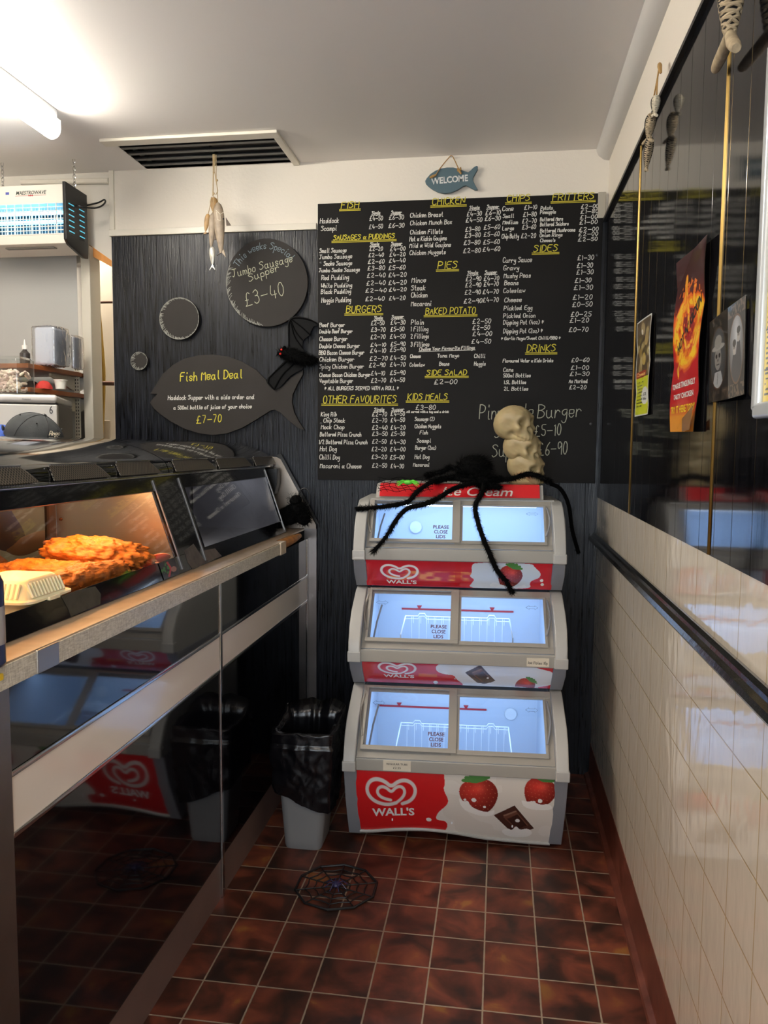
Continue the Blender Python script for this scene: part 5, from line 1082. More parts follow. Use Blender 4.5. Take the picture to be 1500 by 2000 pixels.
# ice creams lying in the middle tier
ylw = mat('yellow_wrapper', 'D8D04A', .4)
for (x, z, s_, lb) in ((.135, .700, .020, 'yellow topped ice cream at the left of the middle freezer tier'), (.115, .682, .015, 'small yellow wrapped ice cream left of the upright one'), (.160, .682, .015, 'small yellow wrapped ice cream right of the upright one')):
    c = fz((x, 3.0, z)); tg = thing('ice_cream_pot', tuple(c), lb, 'ice cream')
    obj('pot', M().lathe([(s_*.7, 0), (s_, s_*1.5)], c, 20), white_pl, tg); obj('lid', M().lathe([(s_*1.05, s_*1.5), (s_*1.05, s_*1.75), (s_*.8, s_*2.1)], c, 20), ylw, tg)

# ------------------------------------------------------------------ skull ornament on the freezer
bone = mat('bone_resin', 'A8966E', .5, noise_s=6, noise_a=.25, bump=.25, bump_s=60, sub=.08)
t = thing('skull_ornament', tuple(P(1028, 946, 1, 3.30)), 'bone coloured ornament of three stacked skulls on top of the freezer', 'skull ornament')
def skull(cx, cy, r, yaw, pitch, roll, par, jaw=.3):
    def bump(d, c, a, w): c = Vector(c).normalized(); return a*math.exp(-(1-d.dot(c))/w)
    def fn(d):
        k = 1.0+bump(d, (.62, 0, -.8), jaw, .10)+bump(d, (.75, 0, -.5), .10, .06)
        for s_ in (-1, 1):
            k += bump(d, (.80, .42*s_, .30), .10, .018)            # brow
            k -= bump(d, (.86, .36*s_, .02), (.46), .020)            # eye socket
            k += bump(d, (.72, .58*s_, -.22), .12, .014)           # cheek bone
            k -= bump(d, (.35, .9*s_, -.08), .13, .05)             # temple
            k -= bump(d, (.45, .72*s_, -.62), .22, .03)            # hollow below the cheek
        k -= bump(d, (.93, 0, -.30), .34, .008)
        k -= bump(d, (-.2, 0, -1), .22, .18)
        if -.75 < d.z < -.50 and d.x > .45: k += .018*math.sin(math.atan2(d.y, d.x)*34)
        k -= .05*math.exp(-((d.z+.66)/.02)**2)*(d.x > .4)
        return k*(1+.015*noise.noise(d*6))
    mt = Matrix.Rotation(yaw, 3, 'Z') @ Matrix.Rotation(pitch, 3, 'Y') @ Matrix.Rotation(roll, 3, 'X')
    return obj('skull', M().ell(P(cx, cy, 1, 3.30), (r, r*.76, r*.84), 110, 80, fn, mt), bone, par, ang=180)
yw = math.radians(-46)
skull(1003, 829, .093, yw, -.02, 0, t, .34); skull(1019, 874, .087, yw, .12, 0, t, .28); skull(1026, 911, .085, yw, .2, 0, t, .25)
zb_ = 1.3515
c = P(1028, 940, 1, 3.30)
obj('base', M().lathe([(.07, 0), (.075, .008), (.055, .022), (.04, .03)], (c.x, 3.30, zb_), 28, None, 1, .75), bone, t)

# ------------------------------------------------------------------ hairy toy spider draped over the freezer
def Ys(x, y):
    ks = [(880, 3.27), (930, 3.20), (945, 3.13), (966, 3.075), (1000, 3.04), (1068, 2.945), (1092, 2.93), (1150, 2.90), (1200, 2.87)]
    yy = ks[0][1] if y < 880 else ks[-1][1]
    for (a, p), (b_, q) in zip(ks[:-1], ks[1:]):
        if a <= y <= b_: yy = p+(q-p)*(y-a)/(b_-a)
    return yy+(x-700)/1543*3*.04-.012
SPX = lambda x, y: (660+x/3.125, 780+y/3.125)
t = thing('toy_spider', tuple(P(925, 945, 1, 3.2)), 'big black hairy toy spider draped over the top of the freezer', 'toy spider')
c = P(925, 914, 1, 3.245); m = M().ell(c, (.066, .055, .052), 24, 16)
fur(m, [c-Vector((.03, 0, 0)), c+Vector((.03, 0, 0))], [.052, .052], .03, 3000, .0016); obj('abdomen', m, furm, t, smooth=False)
c = P(948, 940, 1, 3.17); m = M().ell(c, (.04, .035, .026), 20, 14); fur(m, [c-Vector((.02, 0, 0)), c+Vector((.02, 0, 0))], [.03, .03], .03, 1500, .0016); obj('head', m, furm, t, smooth=False)
legs = [[(880, 500), (780, 520), (700, 545), (620, 600), (570, 625), (500, 650), (420, 660), (350, 740), (310, 820), (215, 932)],
        [(860, 480), (760, 470), (690, 480), (600, 485), (480, 560), (435, 630), (330, 648), (240, 660), (125, 668)],
        [(890, 510), (880, 580), (832, 640), (850, 740), (890, 860), (930, 950), (970, 1050), (1030, 1110), (1060, 1175)],
        [(960, 490), (1050, 490), (1120, 465), (1170, 452), (1230, 470), (1290, 500)],
        [(850, 470), (760, 445), (680, 405), (650, 440), (580, 455), (545, 465)],
        [(870, 500), (760, 495), (700, 470), (640, 490), (600, 500)],
        [(1000, 480), (940, 500), (930, 530), (985, 535)]]
for L in legs:
    pts = sm([(*SPX(*p),) for p in L], 2); q = [P(x, y, 1, Ys(x, y)) for x, y in pts]
    m = M(); m.tube(q, [.0088 if k < len(q)*.8 else .007 for k in range(len(q))], 8); fur(m, q, [.009]*len(q), .017, int(60*len(q)), .0014)
    obj('leg', m, furm, t, smooth=False)
q = [P(1075, 945, 1, 3.22), P(1095, 952, 1, 3.2), P(1112, 985, 1, 3.25), P(1116, 1030, 1, 3.3), P(1124, 1060, 1, 3.34), P(1130, 1080, 1, 3.36)]
m = M().tube(sm([tuple(p) for p in q], 2), .008, 8); fur(m, sm([tuple(p) for p in q], 1), [.007]*11, .015, 300, .0011); obj('leg', m, furm, t, smooth=False)
# small green spider on black lace at the left of the header
t = thing('green_toy_spider', tuple(P(795, 948, 1, 3.1)), 'small bright green toy spider sitting on the freezer header', 'toy spider')
grn = mat('bright_green', '5FCB3C', .35, coat=.3)
c = P(797, 942, 1, 3.12); obj('body', M().ell(c, (.018, .014, .010), 18, 12), grn, t)
for a in (-150, -165, -190, -205, -30, -10, 10, 28):
    a = math.radians(a); e = c+Vector((.046*math.cos(a), -.012, .018*math.sin(a)-.006)); obj('leg', M().tube([c, c.lerp(e, .5)+Vector((0, 0, .007)), e], [.0035, .003, .0015], 6), grn, t)
t = thing('lace_web', tuple(P(790, 955, 1, 3.1)), 'black cobweb lace strip lying along the freezer header', 'cobweb lace')
m = M()
for k in range(5):
    m.tube([P(x, 934+k*6+2.5*math.sin(x/7+k), 1, 3.135-.008*k) for x in range(738, 850, 6)], .0011, 5)
for x in range(742, 850, 12): m.tube([P(x, 934, 1, 3.135), P(x-6, 948, 1, 3.12), P(x+3, 960, 1, 3.10)], .001, 5)
obj('lace', m, furm, t, smooth=False)

# ------------------------------------------------------------------ waste bin
q = P(588, 1660, 2, 0); bcx, bcy = P(590, 1660, 1, q.y).x, q.y+.085
t = thing('waste_bin', (bcx, bcy, 0), 'grey plastic waste bin standing on the floor beside the freezer', 'bin')
zr = P(590, 1455, 1, q.y).z
bnm = mat('bin_grey', '77787A', .45)
obj('body', loft(M(), [rrect(bcx, bcy, .135, .16, .025, 0, .0), rrect(bcx, bcy, .145, .17, .03, 0, .012), rrect(bcx, bcy, .146, .171, .03, 0, .03), rrect(bcx+.004, bcy+.01, .205, .23, .035, 0, zr-.03)], True, False), bnm, t)
obj('rim', loft(M(), [rrect(bcx+.004, bcy+.01, .208, .234, .036, 0, zr-.035), rrect(bcx+.004, bcy+.01, .226, .25, .04, 0, zr-.03), rrect(bcx+.004, bcy+.01, .226, .25, .04, 0, zr-.015), rrect(bcx+.004, bcy+.01, .205, .23, .036, 0, zr-.012)], False, False), bnm, t)
bagm = mat('bin_bag', '0C0C10', .22, bump=.5, bump_s=35)
def bag(u, v):
    a = 2*math.pi*u; ca, sa = math.cos(a), math.sin(a); k = 1/max(abs(ca), abs(sa))**.75; wr_ = noise.noise(Vector((ca*4, sa*4, v*5)))*.010+noise.noise(Vector((ca*11+3, sa*11, v*14)))*.005
    zl = (.255-.10*(ca+1)/2-.02*(1-sa)/2)
    if v < .62: z = zl+(zr+.004-zl)*(v/.62); r = .106+.032*(z-.1)/.3+.010+wr_
    elif v < .8: z = zr+.004+(.05+.045*max(0, sa)+.02*noise.noise(Vector((ca*3, sa*3, 7))))*math.sin((v-.62)/.18*math.pi/2); r = .140+wr_*.6
    else: z = zr+.05-(v-.8)*1.2; r = .112-(v-.8)*.12+wr_
    z = z if v >= .8 or True else z
    return Vector((bcx+.004+ca*k*r*.88, bcy+.01+sa*k*r, z))
bg = tag(obj('bin_bag', M().surf(bag, 90, 60), bagm, ang=180), 'shiny black bin liner folded over the grey waste bin', 'bin liner')

# ------------------------------------------------------------------ cobweb mat on the floor
c = P(657, 1733, 2, 0); t = thing('cobweb_mat', (c.x, c.y, 0), 'black cobweb decoration lying flat on the tiled floor', 'cobweb')
blk = mat('black_glitter_cord', '08070A', .5, noise_s=300, noise_a=.8)
ring = lambda r, k: Vector((c.x+r*math.cos(2*math.pi*(k+.5)/10), c.y+r*math.sin(2*math.pi*(k+.5)/10), .0042))
m = M(); m.tube([ring(.140, k) for k in range(11)], .0042, 8); obj('outer_ring', m, blk, t)
m = M()
for r_ in (.108, .078, .05): m.tube([p for k in range(10) for p in (ring(r_, k), ring(r_*.9, k+.5))]+[ring(r_, 0)], .0022, 6)
for k in range(10): m.tube([ring(.140, k), ring(.01, k)], .0022, 6)
obj('web', m, blk, t)
bs = mat('violet_spider', '28264E', .4, coat=.3); m = M().ell((c.x, c.y, .012), (.016, .018, .009), 16, 10)
sp_ = obj('spider', m, bs, t)
for k in range(8):
    a = 2*math.pi*(k+.5)/8; obj('spider_leg', M().tube([(c.x, c.y, .012), (c.x+.022*math.cos(a), c.y+.022*math.sin(a), .02), (c.x+.04*math.cos(a), c.y+.04*math.sin(a), .006)], .0018, 6), bs, sp_)

# ------------------------------------------------------------------ right wall: brass strips, posters, ornaments
XS = XR-.010
for py, lb in ((P(1230, 965, 0, XS).y, 'brass cover strip on the black boarding nearest the back wall'), (P(1385, 1070, 0, XS).y, 'brass cover strip on the black boarding nearest the camera, behind the portraits')):
    tag(obj('brass_strip', M().prism([(XS, py-.006, 1.28), (XS-.003, py-.0025, 1.28), (XS-.004, py, 1.28), (XS-.003, py+.0025, 1.28), (XS, py+.006, 1.28)], [(XS, py-.006, 2.475), (XS-.003, py-.0025, 2.475), (XS-.004, py, 2.475), (XS-.003, py+.0025, 2.475), (XS, py+.006, 2.475)]), brass, ang=15), lb, 'trim strip')
def sheet(px4, off=.004, wave=.0, seed=0):       # px4 = TL, TR, BR, BL in the photograph
    c4 = [P(x, y, 0, XS-off) for x, y in px4]
    def fn(u, v):
        p = c4[0].lerp(c4[1], u).lerp(c4[3].lerp(c4[2], u), v); return p-Vector((abs(wave*math.sin(v*7+u*2+seed)), 0, 0))
    return fn
def back(fn, nm, mt, par, th=.0006):
    m = M().surf(lambda u, v: fn(u, v)+Vector((.0012, 0, 0)), 12, 24); return obj(nm, m, mt, par)
papb = mat('paper_back', '6E5A48', .6)
def flyer(u, v):
    rgb = np.tile(hx('5A4A34'), (len(u), 1)); n = vnoise(u, v*2, 7, 2); rgb = over(rgb, .9*(n > .5), '9A8452'); rgb = over(rgb, .9*(n > .68), 'B8A878')
    for x, y, r, c_ in ((.45, .10, .09, 'A08C62'), (.75, .22, .10, 'A8905A'), (.35, .34, .08, '9C8248'), (.6, .42, .09, 'B09650')): rgb = over(rgb, np.hypot((u-x)*.5, v-y) < r*.7, c_)
    rgb = over(rgb, np.hypot((u-.4)*.6, v-.13) < .03, 'D8CFC0')
    rgb = over(rgb, v > .60, 'C6CC22'); rgb = over(rgb, (v > .535) & (v < .605) & (u < .75), '9A3A22'); rgb = over(rgb, np.hypot((u-.74)*.36, v-.80) < .09, 'DCDDD2')
    rgb = over(rgb, (v > .63) & (v < .92) & (u > .12) & (u < .58) & (np.mod(v*28, 1) < .38) & (vnoise(u, v, 40, 1) > .3), '4A4A22')
    rgb = over(rgb, (np.abs(u-.5) > .46) | (v < .012) | (v > .985), 'D8D8D0'); return rgb
PF = [(1246, 632), (1273.5, 611), (1266, 809), (1241.5, 814)]
fn = sheet(PF, .006, .003, 1); t = thing('chicken_flyer', tuple(fn(.5, 1)), 'narrow yellow and brown food flyer pinned over the far brass strip', 'flyer')
art('printed_sheet', fn, 60, 200, flyer, artp, t); back(fn, 'sheet_back', papb, t)
def onsheet(fn, u0, v0, wd, ht, tilt=0): return lambda x, y: fn(u0+x*wd, v0-(y*ht)+tilt*x)-Vector((.0008, 0, 0))
obj('lettering', fonttext('Cheesy', onsheet(fn, .12, .598, .6, .05, -.0), 1, 1, .03), mat('pale_orange', 'D8A060', .5), t, smooth=False)
for k, s_ in enumerate(('£2', '50p')): obj('lettering', fonttext(s_, onsheet(fn, .64, .80+.05*k, .22, .03), 1, 1), ink, t, smooth=False)
def flames(u, v):
    rgb = np.tile(hx('3A1216'), (len(u), 1)); rgb = rgb+(hx('B8141E')-rgb)*np.clip((v-.18)/.32, 0, 1)[:, None]
    rgb = over(rgb, (v-.86)/.05, 'D88A1E'); n = vnoise(u*1.2, v*3, 8, 4); n2 = vnoise(u*2, v*5, 12, 8)
    x = (u-.52)*.42; 
    ring_ = np.abs(np.hypot(x/.165, (v-.44)/.155)-1); d = ring_+(n-.5)*.5
    for thr, c_ in ((.42, 'D8501A'), (.30, 'F08A1C'), (.17, 'F8C82A')): rgb = over(rgb, np.clip((thr-d)/.06, 0, 1)*(v > .2), c_)
    for pl in ([(.40, .16), (.44, .22), (.40, .32), (.30, .42), (.28, .52)], [(.42, .14), (.50, .26), (.56, .34), (.52, .42)], [(.75, .22), (.70, .28), (.78, .34), (.88, .42), (.80, .52)], [(.30, .40), (.40, .50), (.55, .54), (.72, .50)], [(.28, .60), (.22, .64), (.30, .68)]):
        dd = pdist(u*.5, v, [(a*.5, b_) for a, b_ in sm(pl, 2)])+(n2-.5)*.015
        rgb = over(rgb, np.clip((.022-dd)/.006, 0, 1), 'E8701C'); rgb = over(rgb, np.clip((.011-dd)/.004, 0, 1), 'F8C030')
    rgb = over(rgb, .9*((n2 > .74) & (v > .15) & (v < .62) & (np.hypot(x/.2, (v-.40)/.22) < 1.1)), 'F07A22')
    return rgb
PFL = [(1325.5, 514), (1385, 458), (1359, 843), (1311, 843.5)]
fn = sheet(PFL, .008, .006, 2); t = thing('flame_poster', tuple(fn(.5, 1)), 'red and orange flame poster for hot chicken, its bottom corner curling', 'poster')
art('printed_sheet', fn, 140, 460, flames, artp, t); back(fn, 'sheet_back', papb, t)
obj('black_lettering', fonttext("HOT 'N' KICKIN", onsheet(fn, .16, .555, .78, .055, -.235), 1, 1, .03, .1), ink, t, smooth=False)
for s_, u0, v0, w_, h_, mt in (('TONGUE TINGLINGLY', .08, .755, .84, .033, 'w'), ('TASTY CHICKEN', .17, .815, .68, .030, 'w'), ('TRY IT HERE TODAY', .06, .895, .90, .042, 'y')):
    obj('lettering', fonttext(s_, onsheet(fn, u0, v0, w_, h_, -.012), 1, 1, .025), chW if mt == 'w' else mat('poster_yellow', 'E8C828', .5), t, smooth=False)
cp = [fn(.66, 1.0), fn(1.0, 1.0), fn(1.0, .86)]; cp2 = [p-Vector((.006, 0, 0)) for p in cp]
obj('curled_corner', M().add([cp2[0]-Vector((.0, 0, 0)), cp2[1]+Vector((-.002, 0, .004)), cp2[2], (cp2[0]+cp2[2])/2+Vector((-.012, 0, 0))], [(0, 1, 3), (1, 2, 3)]), mat('poster_back', '7A5630', .5), t)
def portrait(kind):
    def f(u, v):
        rgb = np.tile(hx('17120F'), (len(u), 1)); n = vnoise(u*2, v*3, 10, 6+kind); rgb = over(rgb, .7*((n > .62) & (np.abs(v-.5) > .36)), '5A4A3A')
        e = np.hypot((u-.5)/.42, (v-.5)/.37); rgb = over(rgb, (e < 1.0), '4A3626'); rgb = over(rgb, e < .94, '3A3A3C')
        ins = e < .94; rgb = over(rgb, ins*np.clip(1-(np.hypot(u-.5, v-.35)/.5), 0, 1), '9A9C9E' if kind else '55575A')
        if kind == 0:
            rgb = over(rgb, ins & (v > .66) & (np.abs(u-.5) < .12+.8*(v-.62)), 'A8AAAC'); rgb = over(rgb, ins & (np.hypot((u-.5)/.17, (v-.50)/.14) < 1), '8E8A86')
            rgb = over(rgb, ins & (np.hypot((u-.5)/.34, (v-.375)/.035) < 1), 'A5A39E'); rgb = over(rgb, ins & (np.hypot((u-.5)/.19, (v-.31)/.08) < 1), '94928C')
            for x in (.42, .58): rgb = over(rgb, np.hypot((u-x)/.05, (v-.475)/.028) < 1, '2A2624')
            rgb = over(rgb, np.hypot((u-.5)/.03, (v-.525)/.02) < 1, '3A3432'); rgb = over(rgb, (np.abs(v-.575) < .008) & (np.abs(u-.5) < .08), '3A3432')
            rgb = over(rgb, pdist(u, v, [(.5, .68), (.47, .8)]) < .012, '55555A')
        else:
            for x, y, hh in ((.38, .48, .0), (.62, .36, 1)):
                rgb = over(rgb, ins & (v > y+.07) & (np.abs(u-x) < .08+.45*(v-y-.05)), '2E2E32'); rgb = over(rgb, ins & (np.hypot((u-x)/.085, (v-y)/.075) < 1), '85817B')
                rgb = over(rgb, ins & (np.hypot((u-x)/.10, (v-y+.05)/.04) < 1), '2A2826')
                for s_ in (-.03, .03): rgb = over(rgb, np.hypot((u-x-s_)/.018, (v-y)/.014) < 1, '2A2624')
        return rgb
    return f
t = thing('portrait_card', tuple(P(1420, 786, 0, XS-.006)), 'folded black card with two old-fashioned oval portraits beside the framed menu', 'picture card')
for k, px4 in enumerate(([(1386, 630), (1421.7, 601), (1421.7, 779), (1384, 787)], [(1421.7, 601), (1457, 575), (1453, 770), (1421.7, 779)])):
    c4 = [P(x, y, 0, XS-(.004 if (i in (0, 3)) == (k == 0) else .022)) for i, (x, y) in enumerate(px4)]
    fn = (lambda c4: lambda u, v: c4[0].lerp(c4[1], u).lerp(c4[3].lerp(c4[2], u), v))(c4)
    art('oval_portrait', fn, 110, 260, portrait(k), artp, t); m = M().surf(lambda u, v: fn(u, v)+Vector((.002, 0, 0)), 2, 2); obj('card_back', m, blackm, t)
# framed yellow menu at the right edge
yA, yB_ = P(1466, 700, 0, XS-.02).y, 1.0; zt_, zb_ = P(1494, 95, 0, XS-.01).z, P(1464, 818, 0, XS-.02).z
yA = P(1478, 440, 0, XS-.02).y
t = thing('framed_menu', (XS, (yA+yB_)/2, zb_), 'yellow menu in a rounded silver-white snap frame at the right edge', 'framed menu')
fr_ = mat('silver_white_frame', 'C8CCCE', .25, .3)
w_ = .026
for y0, y1, z0, z1 in ((yA-w_, yA, zb_, zt_), (yB_, yB_+w_, zb_, zt_)): obj('frame_side', M().box(XS-.018, XS, y0, y1, z0+.012, z1-.012), fr_, t, bevel=.006)
for z0, z1 in ((zb_, zb_+w_), (zt_-w_, zt_)): obj('frame_side', M().box(XS-.018, XS, yB_+.008, yA-.008, z0, z1), fr_, t, bevel=.006)
def ymenu(u, v):
    rgb = np.tile(hx('E0C028'), (len(u), 1)); rgb = over(rgb, v < .28, 'D9D4B8'); rgb = over(rgb, (np.mod(v*70, 1) < .4) & (v > .42) & (v < .97) & (np.mod(u*3, 1) > .12) & (np.mod(u*3, 1) < .12+.5*vnoise(u*0+.5, v*8, 7, 3)+.25) & (vnoise(u*4, v*70/6, 6, 5) > .25), '3A3418')
    return over(rgb, (np.mod(v*9, 1) < .05) & (v > .4) & (np.mod(u*3, 1) > .1) & (np.mod(u*3, 1) < .7), '2A2412')
art('menu_sheet', lambda u, v: Vector((XS-.006, yA-w_*.6-(yA-yB_-w_*1.2)*u, zt_-w_*.6-(zt_-zb_-w_*1.2)*v)), 200, 500, ymenu, artp, t)

# twine-wrapped fish
wk = mat('pale_wicker', 'CFC4AC', .7, noise_s=60, noise_a=.2); wkd = mat('brown_wicker', 'A89678', .7, noise_s=60, noise_a=.25); dk = mat('wicker_core', '1C1611', .8)
def wicker(a, b_, r, mt, par, tips, nm='fish', turns=9):
    a, b_ = Vector(a), Vector(b_); o = obj(nm, fish_body(M(), a, b_, r*.86, .75), dk, par)
    ax = b_-a; L = ax.length; ax.normalize(); sx = Vector((0, 1, 0)); sx = (sx-ax*sx.dot(ax)).normalized(); sy = ax.cross(sx)
    for s_ in (1, -1):
        for ph in (0, 2.1, 4.2):
            pts = []
            for i in range(turns*22+1):
                t_ = i/(turns*22); rr = r*(math.sin(math.pi*min(1, t_**.62*.93+.02)))**.8+.001; q = s_*2*math.pi*t_*turns*.55+ph+.25*math.sin(i*.45+ph)
                pts.append(a+ax*L*t_+sx*rr*math.cos(q)+sy*rr*.75*math.sin(q))
            obj('wrapping', M().tube(pts, r*.09, 6), mt, o)
    for tp in tips: obj('tail_lobe', M().tube(sm([tuple(b_-ax*L*.04), tuple((b_*.7+Vector(tp)*.3)), tuple((b_*.3+Vector(tp)*.7)), tuple(tp)], 2), [r*(.10+.22*math.sin(math.pi*min(1, .15+k/19*.85))) for k in range(20)], 12), mt, o)
    return o
t = thing('wicker_fish_string', tuple(P(1286, 130, 0, XR-.03)), 'string of small wicker fish hanging from a nail high on the right wall', 'hanging ornament')
pw = lambda x, y, o=.04: P(1220+x/8, 100+y/8, 0, XR-o)
wicker(pw(495, 690), pw(470, 985), .014, wk, t, [pw(430, 1010), pw(505, 1005)])
wicker(pw(420, 975), pw(370, 1365), .017, wkd, t, [pw(285, 1450), pw(440, 1400)])
wicker(pw(400, 1330), pw(335, 1830), .014, wkd, t, [pw(320, 1870), pw(355, 1865)])
for pts, r in (([(545, 200), (520, 380), (460, 700)], .0022), ([(550, 200), (515, 400), (500, 680)], .0022)): obj('rope', M().tube([pw(*p, .025) for p in pts], r, 6), rope, t)
obj('rope_knot', M().tube(sm([tuple(pw(545, 190, .025)), tuple(pw(550, 260, .028)), tuple(pw(565, 345, .025))], 2), [.003, .0035, .005, .0062, .0065, .006, .0055, .005, .0045, .004, .0035, .003], 10), rope, t)
q0 = P(1436, -190, 0, XR-.05); q1 = P(1425, 74, 0, XR-.045)
t = thing('wicker_fish', tuple(q1), 'large twine-wrapped fish hanging tail down in front of the near brass strip', 'hanging ornament')
wicker(q0, q1, .036, wkd, t, [P(1397, 136, 0, XR-.035), P(1438, 94, 0, XR-.05)], turns=12)
obj('rope', M().tube([q0, q0+Vector((.02, 0, .1))], .003, 6), rope, t)

# ------------------------------------------------------------------ the person serving behind the cabinet
t = thing('person', (-2.1, 2.45, 0), 'person in a dark grey cap and blue top bending over behind the display cabinet', 'person')
skin = mat('skin', 'D9A48A', .5, sub=.15)
J = {'pel': ((-2.14, 2.48, .96), .13), 'sp': ((-2.06, 2.47, 1.12), .125), 'ch': ((-1.95, 2.48, 1.28), .135), 'nk': ((-1.84, 2.50, 1.40), .062), 'hd': ((-1.79, 2.52, 1.445), .062),
     'hl': ((-2.15, 2.57, .90), .095), 'kl': ((-2.08, 2.58, .50), .065), 'al': ((-2.14, 2.58, .09), .042), 'fl': ((-1.97, 2.60, .035), .035),
     'hr': ((-2.15, 2.39, .90), .095), 'kr': ((-2.12, 2.37, .50), .065), 'ar': ((-2.18, 2.36, .09), .042), 'fr': ((-2.01, 2.34, .035), .035),
     'shl': ((-1.92, 2.66, 1.34), .06), 'ell': ((-1.80, 2.74, 1.10), .045), 'wrl': ((-1.62, 2.68, 1.17), .03),
     'shr': ((-1.735, 2.47, 1.478), .08), 'elr': ((-1.80, 2.18, 1.22), .046), 'wrr': ((-1.58, 2.14, 1.18), .03)}
E_ = [('pel', 'sp'), ('sp', 'ch'), ('ch', 'nk'), ('nk', 'hd'), ('pel', 'hl'), ('hl', 'kl'), ('kl', 'al'), ('al', 'fl'), ('pel', 'hr'), ('hr', 'kr'), ('kr', 'ar'), ('ar', 'fr'), ('ch', 'shl'), ('shl', 'ell'), ('ell', 'wrl'), ('ch', 'shr'), ('shr', 'elr'), ('elr', 'wrr')]
def skin_obj(name, J, E_, mt, par, root, grow=0, lvl=2):
    ks = list(J); me = bpy.data.meshes.new(name); pl = wloc(par)
    me.from_pydata([Vector(J[k][0])-pl for k in ks], [(ks.index(a), ks.index(b_)) for a, b_ in E_], [])
    o = bpy.data.objects.new(name, me); COL.objects.link(o); o.parent = par; me.materials.append(mt)
    s = o.modifiers.new('skin', 'SKIN'); s.use_smooth_shade = True
    for i, k in enumerate(ks): me.skin_vertices[0].data[i].radius = (J[k][1]+grow,)*2; me.skin_vertices[0].data[i].use_root = (k == root)
    q = o.modifiers.new('sub', 'SUBSURF'); q.levels = lvl; q.render_levels = lvl
    dg = bpy.context.evaluated_depsgraph_get(); m2 = bpy.data.meshes.new_from_object(o.evaluated_get(dg)); o.modifiers.clear(); o.data = m2
    if not m2.materials: m2.materials.append(mt)
    return o
# hand joints: palm then five fingers
def hand(pre, w, d, up, J, E_):
    w, d, up = Vector(w), Vector(d).normalized(), Vector(up).normalized(); s = d.cross(up); J[pre+'p'] = (tuple(w+d*.045), .028); E_.append((pre, pre+'p'))
    for k, (o_, L) in enumerate(((-.030, .062), (-.011, .072), (.009, .068), (.028, .055))):
        a = w+d*.082+s*o_; b_ = a+d*L*.5-up*.010; c = b_+d*L*.38-up*.026
        for i, p in enumerate((a, b_, c)): J[f'{pre}{k}{i}'] = (tuple(p), (.0098, .0088, .0075)[i])
        E_ += [(pre+'p', f'{pre}{k}0'), (f'{pre}{k}0', f'{pre}{k}1'), (f'{pre}{k}1', f'{pre}{k}2')]
    a = w+d*.03-s*.032-up*.006; b_ = a+d*.03-s*.018-up*.012; c = b_+d*.026-s*.002-up*.014
    for i, p in enumerate((a, b_, c)): J[f'{pre}t{i}'] = (tuple(p), (.012, .010, .008)[i])
    E_ += [(pre, f'{pre}t0'), (f'{pre}t0', f'{pre}t1'), (f'{pre}t1', f'{pre}t2')]
JB, EB = dict(J), list(E_)
hand('wrr', J['wrr'][0], (.9, .15, -.25), (.2, 0, 1), JB, EB); hand('wrl', J['wrl'][0], (.8, -.2, -.4), (.3, 0, 1), JB, EB)
body = skin_obj('body', JB, EB, skin, t, 'pel')
# head: egg with brow, nose, chin, lips and ears, bowed towards the cabinet
hc = Vector((-1.655, 2.59, 1.450)); HR = Matrix.Rotation(math.radians(8), 3, 'Z') @ Matrix.Rotation(math.radians(40), 3, 'Y')
def hfn(d):
    g = lambda c, a, w: a*math.exp(-(1-d.dot(Vector(c).normalized()))/w)
    k = 1-.10*max(0, -d.z)+g((.8, 0, -.75), .14, .05)+g((.98, 0, -.18), .17, .004)+g((.9, 0, .15), .03, .05)+g((.95, 0, -.52), .05, .006)-g((.95, 0, -.44), .03, .003)
    for s in (-1, 1): k += g((.75, .6*s, -.25), .03, .03)-g((.92, .34*s, .05), .07, .008)+g((0, s, -.05), .10, .004)+g((.95, .1*s, -.30), .03, .002)
    return k
obj('head', M().ell(hc, (.098, .076, .112), 60, 44, hfn, HR), skin, t, ang=180)
ew = mat('eye_white', 'E8E4DE', .2)
for s in (-1, 1): obj('eye', M().ell(hc+HR @ Vector((.084, .029*s, .004)), (.012,)*3, 14, 10), ew, t)
blue = mat('blue_top', '2C4C9C', .8, bump=.3, bump_s=60); trs = mat('dark_trousers', '20222A', .8)
top = {k: J[k] for k in ('pel', 'sp', 'ch', 'nk', 'shl', 'ell', 'shr', 'elr')}; top['nk'] = ((-1.725, 2.565, 1.482), .072); top['ch'] = ((-1.90, 2.50, 1.34), .145)
skin_obj('top', top, [e for e in E_ if e[0] in top and e[1] in top], blue, t, 'ch', .014)
lg_ = {k: J[k] for k in ('pel', 'hl', 'kl', 'al', 'hr', 'kr', 'ar')}
skin_obj('trousers', lg_, [e for e in E_ if e[0] in lg_ and e[1] in lg_], trs, t, 'pel', .012)
for s in ('l', 'r'):
    a, f_ = Vector(J['a'+s][0]), Vector(J['f'+s][0]); obj('shoe', M().ell((a+f_)/2+Vector((.02, 0, -.005)), (.14, .05, .05), 20, 12).xf(lambda p: (p[0], p[1], max(.001, p[2]))), blackm, t)
obj('collar', M().ell((-1.748, 2.57, 1.488), (.078, .10, .078), 28, 18, lambda d: 1+.06*noise.noise(d*4)), blue, t)
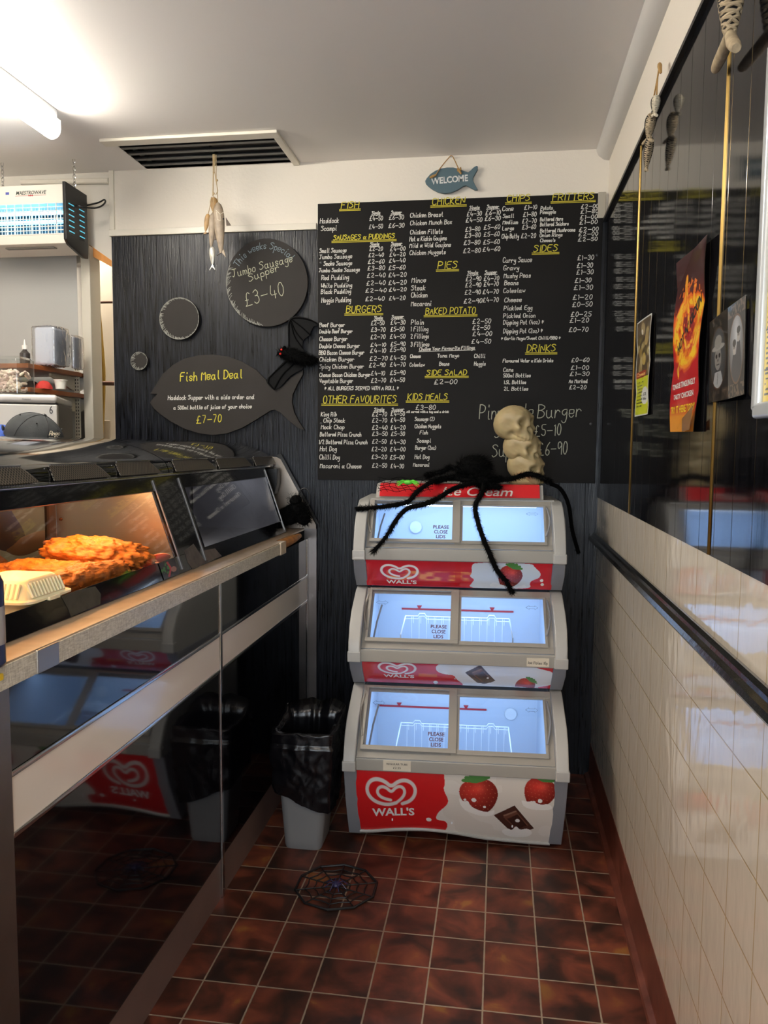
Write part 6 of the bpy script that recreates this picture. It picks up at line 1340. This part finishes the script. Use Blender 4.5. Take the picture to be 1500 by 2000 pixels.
# cap
capm = mat('washed_grey_cap', '2E3132', .85, noise_s=14, noise_a=.2, bump=.3, bump_s=300)
CR = Matrix.Rotation(math.radians(8), 3, 'Z') @ Matrix.Rotation(math.radians(24), 3, 'Y')
cc_ = P(66, 856, 1, 2.58)+Vector((0, 0, -.006))
def cfn(d): return 1+.012*math.cos(6*math.atan2(d.y, d.x))*max(0, 1-abs(d.z))+.012*noise.noise(d*4)
cap_m = M().ell(cc_, (.103, .088, .094), 60, 40, cfn, CR)
cap_m.v = [p if (CR.inverted() @ (p-cc_)).z > -.015 else cc_+CR @ Vector(((CR.inverted() @ (p-cc_)).x*.97, (CR.inverted() @ (p-cc_)).y*.97, -.015)) for p in cap_m.v]
cap_ = obj('cap', cap_m, capm, t, ang=60)
obj('button', M().ell(cc_+CR @ Vector((0, 0, .094)), (.009, .009, .006), 12, 8), blackm, cap_)
m = M()
for k in range(6):
    a0 = k*math.pi/3+.2; m.tube([cc_+CR @ Vector((.1035*math.cos(a0)*math.sin(b_), .0885*math.sin(a0)*math.sin(b_), .0945*math.cos(b_))) for b_ in [i*math.pi/2/10 for i in range(11)]], .0013, 5)
obj('seam', m, mat('cap_seam', '26282A', .9), cap_)
m = M().surf(lambda u, v: cc_+CR @ Vector((.095+.075*v*math.cos((u-.5)*1.9), .088*math.sin((u-.5)*2.6), -.012-.02*v)), 16, 6); pk = obj('peak', m, capm, cap_); pk.modifiers.new('th', 'SOLIDIFY').thickness = .003
for k in range(6):
    a0 = k*math.pi/3+.7; q = cc_+CR @ Vector((.108*math.cos(a0)*.72, .09*math.sin(a0)*.72, .098*.70)); obj('eyelet', M().ell(q, (.0028,)*3, 10, 6), blackm, cap_)
q = cc_+CR @ Vector((-.085, -.063, .006)); obj('strap_buckle', M().lathe([(.009, 0), (.010, .003), (.006, .004)], q, 16, CR @ Matrix.Rotation(math.radians(115), 3, 'X') @ Matrix.Rotation(math.radians(-35), 3, 'Y')), blackm, cap_)
def oncap(px, py):
    d = CR.inverted() @ ray(px, py); o_ = CR.inverted() @ (EYE-cc_); S = Vector((1/.1055, 1/.0905, 1/.0965)); d2 = Vector(d*S); o2 = Vector(o_*S)
    A_, B_, C_ = d2.dot(d2), 2*o2.dot(d2), o2.dot(o2)-1; q = B_*B_-4*A_*C_
    return EYE+ray(px, py)*((-B_-math.sqrt(max(q, 0)))/(2*A_))
m = M(); Nn = -ray(108, 848).normalized()
for s_, x0_, y0_, w_, h_ in (('Rnec', 96, 850, 20, 8), ('Sc', 103, 859, 14, 7)):
    ss, wd = strokes(s_, .3)
    for s in ss: ribbon(m, [oncap(x0_+x/wd*w_, y0_-y/7*h_) for x, y in s], .0022, Nn)
obj('embroidery', m, mat('cream_thread', 'D8CDB4', .8), cap_, smooth=False)
